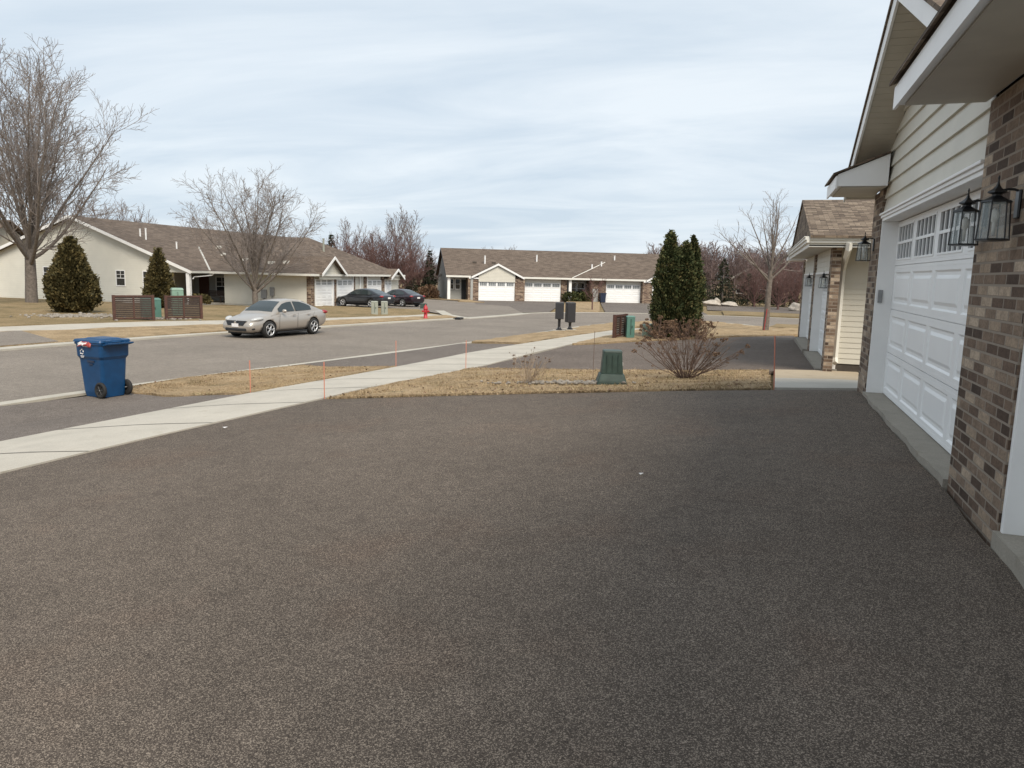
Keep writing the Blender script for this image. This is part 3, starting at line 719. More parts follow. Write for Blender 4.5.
# ------------------------------------------------------------------ wall lanterns
def lantern(loc, label):
    t = thing('wall_lantern', label, 'lantern', loc, 0, 'lanterns on the garage piers'); t.scale = (.8, .8, .8)
    # hangs from an arm; local +x is the wall (0.2 m away)
    mb = MB(); mb.box(.135, .158, -.05, .05, .03, .25); mb.build('back_plate', MT['black'], t, bevel=.01)
    mb = MB(); arc = [(.145, 0, .17)] + [(.085 + .085 * math.cos(a), 0, .205 + .05 * math.sin(a)) for a in np.linspace(.3, math.pi, 7)] + [(0, 0, .20)]
    mb.tube(arc, .010, 6); mb.build('arm', MT['black'], t, smooth=True)
    mb = MB(); mb.lathe([(.003, .36), (.009, .34), (.005, .325), (.009, .30), (.016, .28), (.03, .262), (.066, .238), (.07, .228), (.034, .215), (.034, .205), (.06, .19), (.105, .168), (.112, .155), (.09, .15)], 6); mb.build('cap', MT['black'], t)
    mb = MB(); r0, r1, za, zb = .115, .098, -.13, .152
    for j in range(6):
        a = math.pi / 3 * j; p0 = (r0 * math.cos(a), r0 * math.sin(a), za); p1 = (r1 * math.cos(a), r1 * math.sin(a), zb)
        mb.tube([p0, p1], .0055, 4)
        a2 = a + math.pi / 3; mb.tube([p0, (r0 * math.cos(a2), r0 * math.sin(a2), za)], .007, 4)
    mb.lathe([(.09, za - .012), (.122, za - .006), (.122, za + .002), (.02, za + .004)], 6); mb.build('cage', MT['black'], t)
    mb = MB()
    for j in range(6):
        a = math.pi / 3 * j; a2 = a + math.pi / 3; k = .97
        mb.quad((r0 * k * math.cos(a), r0 * k * math.sin(a), za), (r0 * k * math.cos(a2), r0 * k * math.sin(a2), za), (r1 * k * math.cos(a2), r1 * k * math.sin(a2), zb), (r1 * k * math.cos(a), r1 * k * math.sin(a), zb))
    mb.build('glass', MT['pane'], t)
    mb = MB(); mb.lathe([(.012, -.10), (.014, -.02), (.014, .0), (.026, .02), (.034, .05), (.028, .085), (.012, .11)], 10); mb.build('bulb', MT['bulb'], t, smooth=True)
    return t
lantern((1.375, 6.12, 1.985), 'black glass lantern left of the pair on the near brick pier, against the white door')
lantern((1.375, 5.42, 1.985), 'black glass lantern right of the pair, backed by bricks at the right edge')
lantern((1.375, 11.5, 2.0), 'black lantern on the narrow brick pier at the far end of the near garage')

# ------------------------------------------------------------------ next townhouse
NO = (1.55, 18.3, -.45)
h2 = thing('townhouse', 'next brown roofed townhouse beyond the near garage with brick piers and gutter', 'house', NO)
FL = -.44
for ya, yb in ((18.2, 18.75), (23.35, 23.95), (29.0, 29.55)):
    mb = MB(); mb.box(1.55, 1.74, ya, yb, -.75, 2.34); mb.build('brick_pier', MT['brick'], h2, origin=NO)
for ya, yb in ((18.75, 23.35), (23.95, 29.0)):
    sectional_door(h2, (1.80, yb - .05, FL), (0, -1, 0), (-1, 0, 0), yb - ya - .1, 2.22, 4, org=NO)
    mb = MB(); mb.box(1.57, 1.86, yb - .05, yb - .002, FL, 1.80); mb.box(1.57, 1.86, ya + .002, ya + .05, FL, 1.80); mb.box(1.57, 1.86, ya + .002, yb - .002, 1.78, 1.83); mb.build('door_frame', MT['white'], h2, origin=NO)
    mb = MB(); lapwall(mb, (1.60, 0, 0), (0, 1, 0), (-1, 0, 0), 1.83, 2.36, .13, lambda z, a=ya, b=yb: (a + .002, b - .002)); mb.box(1.62, 1.7, ya, yb, 1.83, 2.36); mb.build('lintel_siding', MT['siding'], h2, origin=NO)
    mb = MB(); mb.box(1.42, 1.9, ya, yb, -.8, FL - .01); mb.build('garage_apron', MT['apronc'], h2, origin=NO)
# side wall facing the walkway
mb = MB(); lapwall(mb, (0, 18.86, 0), (1, 0, 0), (0, -1, 0), -.31, 2.36, .125, lambda z: (1.745, 9)); mb.build('side_siding', MT['siding'], h2, origin=NO)
mb = MB(); mb.box(1.745, 9, 18.87, 19.1, -.9, 2.36); mb.build('foundation', MT['fnd'], h2, origin=NO)
mb = MB(); mb.box(1.99, 11, 19.1, 29.5, -.9, 2.34); mb.build('wall', MT['siding'], h2, origin=NO)
# soffits, gutters
mb = MB(); mb.box(1.02, 1.60, 17.86, 28.4, 2.36, 2.385); mb.box(1.60, 9.5, 17.86, 18.86, 2.36, 2.385); mb.build('soffit', MT['soffit'], h2, origin=NO)
def gutter_prof(mb, axis, a0, a1, f, z, sg):
    # K style gutter: stepped profile
    for d0, d1, z0, z1 in ((0, .05, 0, .06), (0, .085, .06, .115), (0, .105, .115, .135)):
        if axis == 'x': mb.box(a0, a1, f, f + sg * d1, z + z0, z + z1)
        else: mb.box(f, f + sg * d1, a0, a1, z + z0, z + z1)
mb = MB(); gutter_prof(mb, 'x', 1.0, 9.5, 17.855, 2.43, -1); mb.build('gutter', MT['trim'], h2, origin=NO)
mb = MB(); gutter_prof(mb, 'y', 17.75, 28.5, 1.015, 2.43, -1); mb.build('gutter', MT['trim'], h2, origin=NO)
mb = MB(); mb.box(1.018, 1.05, 17.86, 28.4, 2.34, 2.56); mb.box(1.05, 9.5, 17.86, 17.89, 2.34, 2.56); mb.build('fascia', MT['trim'], h2, origin=NO)
mb = MB(); mb.tube([(1.83, 17.80, 2.44), (1.83, 17.84, 2.30), (1.83, 18.45, 2.02), (1.83, 18.66, 1.86), (1.83, 18.70, 1.6), (1.83, 18.70, -.16), (1.83, 18.56, -.28)], .066, 4); mb.build('downspout', MT['trim'], h2, origin=NO)
# roof: gable facing the street
YR, ZR = 22.9, 3.85
mb = MB()
slab(mb, [(1.03, 17.72, 2.585), (10, 17.72, 2.585), (10, YR, ZR), (1.03, YR, ZR)], .05)
slab(mb, [(10, 28.3, 2.585), (1.03, 28.3, 2.585), (1.03, YR, ZR), (10, YR, ZR)], .05)
mb.build('roof', MT['shingle'], h2, origin=NO)
mb = MB(); mb.add([(1.07, 17.85, 2.54), (1.07, 28.2, 2.54), (1.07, YR, ZR - .06)], [(0, 1, 2)]); mb.build('gable_face', MT['shingle'], h2, origin=NO)
mb = MB(); mb.box(.96, 1.5, 28.42, 29.7, 2.30, 2.46); mb.build('cornice_return', MT['white'], h2, origin=NO)
mb = MB(); slab(mb, [(.92, 28.40, 2.47), (.92, 29.75, 2.47), (1.6, 29.75, 2.75), (1.6, 28.40, 2.75)], .03); mb.build('return_roof', MT['shingle'], h2, origin=NO)
lantern((1.425, 18.5, 1.55), 'black lantern on the first brick pier of the next house')
lantern((1.425, 23.65, 1.55), 'black lantern on the second brick pier of the next house')

# ------------------------------------------------------------------ small building parts
def window(parent, cx, y, z0, z1, w, nx=2, nz=2, face=-1, axis='x', frame=.07, open_dark=True):
    """framed window on a local wall; axis x: in a wall along x at depth y, facing -y"""
    fm = MB()
    def bx(mb, a, b, d0, d1, c, d):
        if axis == 'x': mb.box(a, b, y + face * d0, y + face * d1, c, d)
        else: mb.box(y + face * d0, y + face * d1, a, b, c, d)
    a, b = cx - w / 2, cx + w / 2
    bx(fm, a - frame, b + frame, .0, .04, z0 - frame, z0); bx(fm, a - frame, b + frame, .0, .04, z1, z1 + frame)
    bx(fm, a - frame, a, .0, .04, z0, z1); bx(fm, b, b + frame, .0, .04, z0, z1)
    zm = (z0 + z1) / 2; bx(fm, a, b, .0, .03, zm - .025, zm + .025)
    for k in range(1, nx): xx = a + w * k / nx; bx(fm, xx - .018, xx + .018, .0, .022, zm + .025, z1)
    for k in range(1, nz): zz = zm + (z1 - zm) * k / nz; bx(fm, a, b, .0, .0215, zz - .015, zz + .015)
    f = fm.build('window', MT['white'], parent)
    pn = MB(); bx(pn, a, b, .004, .012, z0, z1); pn.build('pane', MT['glass'], f)
    return f
def vent_pipe(parent, x, y, z, hgt, r=.06, m='white'):
    mb = MB(); mb.lathe([(r, -.4), (r, hgt), (r * 1.25, hgt), (r * 1.25, hgt + .05)], 8, Matrix.Translation((x, y, z))); mb.build('vent_pipe', MT[m], parent)
def roof_vent(parent, x, y, z, m='trim'):
    mb = MB(); mb.box(x - .2, x + .2, y - .2, y + .2, z - .1, z + .14); mb.build('roof_vent', MT[m], parent)

# ------------------------------------------------------------------ left townhouse across the street
h3 = thing('townhouse', 'long cream townhouse with a wide gable end facing the camera at far left', 'house', (-40.05, 45.34, -1.27), R(4))
EZ_, RZ, HW = 2.50, 6.50, 10.7
rk = (RZ - EZ_) / HW
def gz(x): return EZ_ - .08 - x * rk if x > -HW else EZ_ - .08 + (x + 2 * HW) * rk
mb = MB()
def ug(z, lo=-20.9, hi=-2.2):
    if z < gz(hi): return (lo, hi)
    hw = (RZ - .08 - z) / rk
    return (max(lo, -HW - hw), min(hi, -HW + hw))
lapwall(mb, (0, .42, 0), (1, 0, 0), (0, -1, 0), -.1, RZ - .25, .18, ug, .02)
mb.add([(-20.9, .44, -.5), (-2.2, .44, -.5), (-2.2, .44, gz(-2.2)), (-HW, .44, RZ - .1), (-20.9, .44, gz(-20.9))], [(0, 1, 2, 3, 4)])
mb.build('gable_siding', MT['sidingpale'], h3)
mb = MB(); mb.box(-20.92, -2.18, .40, .5, -.7, -.1); mb.build('foundation', MT['fnd'], h3)
mb = MB(); lapwall(mb, (0, .30, 0), (1, 0, 0), (0, -1, 0), EZ_ - .12, 3.4, .18, lambda z: (-2.25, min(-.15, (EZ_ - .1 - z) / rk)), .02); mb.add([(-2.25, .32, EZ_ - .12), (-.1, .32, EZ_ - .12), (-2.25, .32, gz(-2.25))], [(0, 1, 2)]); mb.box(-2.25, -.1, .33, .45, EZ_ - .16, EZ_ - .0); mb.build('porch_gable', MT['sidingpale'], h3)
mb = MB(); mb.box(-20.9, -3.6, .5, 5.1, -.6, EZ_ - .05); mb.box(-3.6, -2.22, .5, 1.0, -.6, EZ_ - .05); mb.box(-20.9, -4.2, 5.1, 34, -.6, EZ_ - .05); mb.build('wall', MT['sidingtan'], h3)
mb = MB(); mb.box(-.46, -.18, .02, .30, -.5, EZ_ - .14); mb.build('porch_post', MT['white'], h3, bevel=.02)
mb = MB(); mb.box(-3.6, -.05, .46, 5.1, EZ_ - .08, EZ_ - .06); mb.box(-.05, 8.2, 2.3, 3.02, EZ_ - .14, EZ_ - .12); mb.build('soffit', MT['soffit'], h3)
mb = MB(); mb.box(-3.6, .7, .6, 5.1, -.6, .05); mb.build('porch_floor', MT['slab'], h3)
window(h3, -13.3, .41, .85, 2.5, .95); window(h3, -6.57, .41, 1.26, 2.36, .74, 2, 2); window(h3, -4.25, .41, .6, 2.35, .5, 1, 2)
# entry wall and its window, deep in the shade of the porch
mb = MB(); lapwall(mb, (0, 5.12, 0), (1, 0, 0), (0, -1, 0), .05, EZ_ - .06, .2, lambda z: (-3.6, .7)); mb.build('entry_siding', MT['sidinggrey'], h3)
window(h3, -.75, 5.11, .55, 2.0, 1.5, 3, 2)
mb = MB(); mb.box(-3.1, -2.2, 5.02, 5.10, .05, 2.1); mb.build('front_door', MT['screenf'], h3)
# wing with the garages
WX0, WX1, WY, WT = .70, 8.15, 3.0, EZ_ - .12
mb = MB(); lapwall(mb, (0, WY, 0), (1, 0, 0), (0, -1, 0), .02, WT, .2, lambda z: (WX0, WX1 - .30)); mb.build('wing_siding', MT['sidingpale'], h3)
mb = MB(); mb.box(WX0, WX1 - .02, WY + .02, 20, -.6, WT); mb.build('wing_wall', MT['sidingpale'], h3)
mb = MB(); mb.box(WX1 - .30, WX1 + .05, WY - .05, 3.5, -.6, WT); mb.build('brick_corner', MT['brickfar'], h3)
for ya, yb, z0, hgt in ((3.62, 6.36, -.02, 2.12), (7.2, 9.9, -.08, 2.12), (12.85, 15.8, -.2, 2.2), (16.5, 18.1, -.25, 2.3)):
    sectional_door(h3, (WX1 + .05, ya, z0), (0, 1, 0), (1, 0, 0), yb - ya, hgt, 3 if yb - ya > 2 else 2, detail=False)
for a, b in ((6.37, 6.55), (7.02, 7.19), (12.67, 12.84), (9.91, 10.05)):
    mb = MB(); mb.box(WX1, WX1 + .10, a, b, -.6, WT); mb.build('door_trim', MT['white'], h3)
for a, b in ((6.56, 7.01), (10.06, 10.4), (12.2, 12.66), (15.81, 16.49)):
    mb = MB(); mb.box(WX1 - .02, WX1 + .07, a, b, -.7, WT); mb.build('brick_pier', MT['brickfar'], h3)
mb = MB(); mb.box(WX1 + .01, WX1 + .09, 11.3, 11.45, -.2, WT); mb.build('downspout', MT['white'], h3)
# roofs
WE, WYE, WXE = 2.47, 2.2, 8.6
RX, RY, WR = 3.4, 11.2, 5.55
wk = (WR - WE) / (RY - WYE)
def vy(x): return WYE + (EZ_ - x * rk - WE) / wk
mb = MB()
slab(mb, [(.0, -.03, EZ_), (.0, vy(0), EZ_), (-HW, vy(-HW), RZ), (-HW, -.03, RZ)], .12)
slab(mb, [(-HW * 2 - .1, 34, EZ_), (-HW * 2 - .1, -.03, EZ_), (-HW, -.03, RZ), (-HW, 34, RZ)], .12)
mb.build('roof', MT['shinglefar'], h3)
mb = MB()
slab(mb, [(-.03, WYE, WE), (WXE, WYE, WE), (RX, RY, WR), (-HW, RY + .55, WR + .2), (-HW, vy(-HW), RZ)][:4] + [(-HW * .78, vy(-HW * .78) + .02, WE + (vy(-HW * .78) + .02 - WYE) * wk)], .1)
slab(mb, [(WXE, WYE, WE), (WXE, 20.3, WE), (RX, RY, WR)], .1)
slab(mb, [(WXE, 20.3, WE), (-HW, 20.3, WE), (-HW, RY + .55, WR + .2), (RX, RY, WR)], .1)
slab(mb, [(-4, 34, EZ_), (-HW, 34, RZ), (-HW, 12, RZ), (-4, 12, EZ_ + .02)][::-1], .1)
mb.build('wing_roof', MT['shinglefar'], h3)
mb = MB(); mb.box(-.02, WXE + .12, WYE - .13, WYE - .002, WE - .14, WE + .02); mb.box(WXE + .005, WXE + .12, WYE, 20.3, WE - .14, WE + .02); mb.box(.005, .12, -.03, WYE - .14, EZ_ - .16, EZ_); mb.build('gutter', MT['trim'], h3)
mb = MB()
for sg, xe in ((1, .02), (-1, -HW * 2 - .1)):
    mb.hexa([(-HW, -.07, RZ - .2), (-HW, -.04, RZ - .2), (xe, -.04, EZ_ - .22), (xe, -.07, EZ_ - .22)], [(-HW, -.07, RZ + .02), (-HW, -.04, RZ + .02), (xe, -.04, EZ_ + .02), (xe, -.07, EZ_ + .02)])
mb.build('rake_board', MT['white'], h3)
mb = MB(); mb.tube([(x, vy(x), EZ_ - x * rk + .03) for x in (-.1, -2.5, -5.2)], .06, 4); mb.build('valley_flashing', MT['trim'], h3)
mb = MB(); mb.tube([(.5, 2.15, 2.4), (.2, 2.2, 2.2), (-.12, .5, 2.05), (-.12, .36, 1.9)], .05, 4); mb.build('downspout', MT['white'], h3)
def side_gable(parent, x, yc, half, zb, zp, back, mats, zlow):
    mb = MB(); mb.add([(x, yc - half + .25, zlow), (x, yc + half - .25, zlow), (x, yc + half - .25, zb + .05), (x, yc, zp - .12), (x, yc - half + .25, zb + .05)], [(0, 1, 2, 3, 4)])
    lapwall(mb, (x, 0, 0), (0, 1, 0), (1, 0, 0), zlow, zp - .2, .2, lambda z: (max(yc - half + .25, yc - (zp - .12 - z) * half / (zp - zb)), min(yc + half - .25, yc + (zp - .12 - z) * half / (zp - zb))), .02)
    mb.build('gable_face', MT[mats], parent)
    mb = MB()
    slab(mb, [(x + .4, yc - half, zb), (x + .4, yc, zp), (x - back, yc, zp), (x - back, yc - half, zb)], .09); slab(mb, [(x + .4, yc, zp), (x + .4, yc + half, zb), (x - back, yc + half, zb), (x - back, yc, zp)], .09)
    mb.build('gable_roof', MT['shinglefar'], parent)
    mb = MB()
    for s in (-1, 1):
        mb.hexa([(x + .41, yc, zp - .2), (x + .45, yc, zp - .2), (x + .45, yc + s * half, zb - .2), (x + .41, yc + s * half, zb - .2)], [(x + .41, yc, zp + .02), (x + .45, yc, zp + .02), (x + .45, yc + s * half, zb + .02), (x + .41, yc + s * half, zb + .02)])
    mb.build('rake_board', MT['white'], parent)
side_gable(h3, WXE - .05, 5.4, 2.05, 2.5, 3.85, 5.0, 'siding', 2.08); side_gable(h3, WXE - .05, 18.0, 1.6, 2.2, 3.05, 4.0, 'siding', 2.0)
for x, y, dz, hh in ((-7.0, 3.2, 0, .55), (-6.3, 3.0, -.1, .95), (-4.6, 4.4, 0, .5)): vent_pipe(h3, x, y, EZ_ + (-x) * rk + dz, hh)
for x, y in ((-1.5, 6.2), (1.2, 5.0), (-3.2, 8.0), (4.0, 4.4), (5.2, 4.6)): roof_vent(h3, x, y, WE + (y - WYE) * wk + .02)
vent_pipe(h3, 5.4, 10.2, 4.5, .9, .09, 'beige'); vent_pipe(h3, .4, 9.2, 4.9, .6, .06, 'beige')
mb = MB(); mb.box(4.0, 4.45, WY - .16, WY - .025, .55, 1.2); mb.tube([(4.22, WY - .09, -.2), (4.22, WY - .09, .56)], .04, 6); mb.build('utility_meter', MT['grey'], h3)
mb = MB(); mb.box(4.75, 5.1, WY - .14, WY - .025, .75, 1.4); mb.tube([(4.92, WY - .09, -.2), (4.92, WY - .09, .76)], .04, 6); mb.build('utility_meter', MT['grey'], h3)
b = thing('garden_bench', 'dark bench in the shaded entry of the left house', 'bench', (-40.7, 48.6, -1.22), R(4))
mb = MB()
for k in range(4): mb.box(-.75, .75, -.25 + k * .12, -.16 + k * .12, .42, .45)
mb.build('seat', MT['screenw'], b)
mb = MB()
for k in range(4): mb.box(-.75, .75, .23, .26, .52 + k * .11, .60 + k * .11)
mb.build('backrest', MT['screenw'], b)
for sx in (-.68, .68):
    for sy in (-.22, .22): mb = MB(); mb.box(sx - .03, sx + .03, sy - .03, sy + .03, 0, .42 if sy < 0 else .92); mb.build('leg', MT['screenw'], b)

# ------------------------------------------------------------------ far townhouse
h4 = thing('townhouse', 'far long townhouse with white double garage doors and brown roof, straight ahead', 'house', (-30.5, 80.2, -1.55), b28)
FE, FR, FD = 2.80, 6.1, 8.0
UL, UR = -3.7, 27.5
mb = MB(); slab(mb, [(UL, -.5, FE), (UR, -.5, FE), (UR, FD, FR), (UL, FD, FR)], .14); slab(mb, [(UR, 16.5, FE), (UL, 16.5, FE), (UL, FD, FR), (UR, FD, FR)], .14); mb.build('roof', MT['shinglefar'], h4)
mb = MB(); mb.box(UL, -.9, -.63, -.5, FE - .2, FE); mb.box(5.2, 20.3, -.63, -.5, FE - .2, FE); mb.build('gutter', MT['trim'], h4)
mb = MB()
for yy, z in ((-.5, FE), (16.5, FE)):
    mb.hexa([(UL - .03, FD, FR - .2), (UL, FD, FR - .2), (UL, yy, z - .2), (UL - .03, yy, z - .2)], [(UL - .03, FD, FR + .01), (UL, FD, FR + .01), (UL, yy, z + .01), (UL - .03, yy, z + .01)])
mb.build('rake_board', MT['darkgrey'], h4)
mb = MB(); mb.box(UL + .3, UR - .3, 2.0, 16, -.3, 2.7); mb.add([(UL + .3, -.2, 2.6), (UL + .3, 16, 2.6), (UL + .3, FD, FR - .3)], [(0, 1, 2)]); mb.add([(UR - .3, -.2, 2.6), (UR - .3, 16, 2.6), (UR - .3, FD, FR - .3)], [(0, 1, 2)]); mb.build('wall', MT['sidinggrey'], h4)
mb = MB(); mb.box(UL + .25, UL + .5, .2, 2.1, -.2, 2.7); mb.build('side_wall', MT['sidinggrey'], h4)
mb = MB(); lapwall(mb, (0, 1.3, 0), (1, 0, 0), (0, -1, 0), -.1, 2.7, .18, lambda z: (UL + .5, -1.2)); mb.build('porch_siding', MT['sidinggrey'], h4)
window(h4, -2.95, 1.29, 1.25, 2.35, .5, 1, 1); window(h4, -2.2, 1.29, 1.25, 2.35, .5, 1, 1)
mb = MB(); mb.box(-1.75, -1.25, 1.2, 1.29, 0, 2.3); mb.build('front_door', MT['void'], h4)
for u in (UL + .35, 10.85): mb = MB(); mb.box(u - .16, u + .16, -.3, 0, -.2, 2.65); mb.build('porch_post', MT['white'], h4)
mb = MB(); mb.box(-1.2, 0, -.6, 2, -.3, 2.7); mb.build('brick_pier', MT['brickfar'], h4)
mb = MB(); mb.box(-.92, -.65, -.7, -.605, -.1, 2.6); mb.build('door_trim', MT['sidinggrey'], h4)
for a, b_, q in ((4.22, 5.38, -.6), (9.82, 10.5, 0), (19.62, 20.78, -.6), (25.02, 26.6, -.6)): mb = MB(); mb.box(a, b_, q, 2, -.3, 2.62); mb.build('brick_pier', MT['brickfar'], h4)
mb = MB(); mb.box(13.4, 15.28, 0, 2, -.3, 2.7); mb.build('brick_wall', MT['brickfar'], h4)
mb = MB(); mb.box(13.6, 14.3, -.06, -.003, .0, 1.6); mb.build('trim_panel', MT['sidinggrey'], h4)
for u0, w in ((0.02, 4.18), (5.42, 4.36), (15.32, 4.26), (20.82, 4.16)):
    dy = -.52 if u0 in (0.02, 20.82) else .10
    sectional_door(h4, (u0, dy, 0), (1, 0, 0), (0, -1, 0), w, 2.15, 4, detail=False, wcols=4, wrows=1)
    mb = MB(); mb.box(u0 - .03, u0 + w + .03, dy - .03, .3, 2.16, 2.74); mb.build('lintel', MT['sidingpale'], h4)
window(h4, 11.7, 2.0, .9, 2.2, .8, 1, 1); window(h4, 12.7, 2.0, .9, 2.2, .8, 1, 1)
def front_gable(uc, half, zp, w0, w1):
    mb = MB(); mb.add([(w0, -.64, 2.16), (w1, -.64, 2.16), (w1, -.64, FE - .0), (uc, -.64, zp - .12), (w0, -.64, FE - .0)], [(0, 1, 2, 3, 4)]); lapwall(mb, (0, -.645, 0), (1, 0, 0), (0, -1, 0), 2.16, zp - .2, .16, lambda z: (max(w0, uc - (zp - .14 - z) * half / (zp - FE)), min(w1, uc + (zp - .14 - z) * half / (zp - FE)))); mb.build('gable_face', MT['siding'], h4)
    mb = MB()
    for s in (-1, 1): slab(mb, [(uc, -.86, zp), (uc, 3.2, zp), (uc + s * half, 1.5, FE - .1), (uc + s * half, -.86, FE - .1)][::s], .1)
    mb.build('gable_roof', MT['shinglefar'], h4)
    mb = MB()
    for s in (-1, 1): mb.hexa([(uc, -.90, zp - .20), (uc, -.865, zp - .20), (uc + s * half, -.865, FE - .30), (uc + s * half, -.90, FE - .30)], [(uc, -.90, zp + .02), (uc, -.865, zp + .02), (uc + s * half, -.865, FE - .08), (uc + s * half, -.90, FE - .08)])
    mb.box(uc - half - .25, uc - half + .85, -.70, -.1, FE - .34, FE - .2)
    mb.build('rake_board', MT['white'], h4)
front_gable(2.2, 3.05, 4.22, .0, 4.22); front_gable(23.0, 3.05, 4.22, 20.8, 25.0)
for x, y, hh in ((1.2, 3.2, .9), (7.7, 4.3, .75), (14.2, 2.6, .45), (15.6, 3.4, .5), (17.9, 5.5, .5)): vent_pipe(h4, x, y, FE + (y + .5) * .388, hh, .09)
for x, y in ((0, 3.4), (2.3, 3.4)): roof_vent(h4, x, y, FE + (y + .5) * .388, 'fnd')
mb = MB(); mb.tube([(11.0, -.5, 2.82), (14.0, 2.3, 3.90), (16.4, 4.6, 4.80)], .05, 4); mb.build('valley_flashing', MT['trim'], h4)

# small far house among the trees at right
h5 = thing('house', 'tan gabled house half hidden by evergreens at right distance', 'house', (-.9, 118, -1.5), R(6))
mb = MB(); mb.add([(-4, 0, 0), (4, 0, 0), (4, 0, 2.6), (0, 0, 4.8), (-4, 0, 2.6)], [(0, 1, 2, 3, 4)]); mb.box(-4, 4, .05, 10, 0, 2.6); mb.build('wall', MT['tanwall'], h5)
mb = MB(); slab(mb, [(-4.6, -.5, 2.4), (0, -.5, 5.05), (0, 10, 5.05), (-4.6, 10, 2.4)], .15); slab(mb, [(0, -.5, 5.05), (4.6, -.5, 2.4), (4.6, 10, 2.4), (0, 10, 5.05)], .15); mb.build('roof', MT['shinglefar'], h5)
mb = MB()
for s in (-1, 1): mb.hexa([(0, -.54, 4.75), (0, -.5, 4.75), (s * 4.6, -.5, 2.1), (s * 4.6, -.54, 2.1)], [(0, -.54, 5.07), (0, -.5, 5.07), (s * 4.6, -.5, 2.42), (s * 4.6, -.54, 2.42)])
mb.build('rake_board', MT['sidingpale'], h5)
window(h5, -1.6, -.01, 1.0, 2.2, 1.0); window(h5, 1.6, -.01, 1.0, 2.2, 1.0)

h6 = thing('house', 'brown roofed house partly hidden behind the big maple at the left edge', 'house', (-73, 47, -.85), R(4))
mb = MB(); mb.box(-12, 6, 0, 10, -.3, 2.6); mb.build('wall', MT['sidingtan'], h6)
mb = MB(); slab(mb, [(-12.6, -.6, 2.5), (6.6, -.6, 2.5), (6.6, 5, 6.3), (-12.6, 5, 6.3)], .15); slab(mb, [(6.6, 10.6, 2.5), (-12.6, 10.6, 2.5), (-12.6, 5, 6.3), (6.6, 5, 6.3)], .15); mb.build('roof', MT['shinglefar'], h6)
mb = MB(); mb.add([(5.98, 0, 2.5), (5.98, 10, 2.5), (5.98, 5, 6.0)], [(0, 1, 2)]); mb.build('end_gable', MT['sidingtan'], h6)
window(h6, 2.0, -.01, .9, 2.1, 1.2)

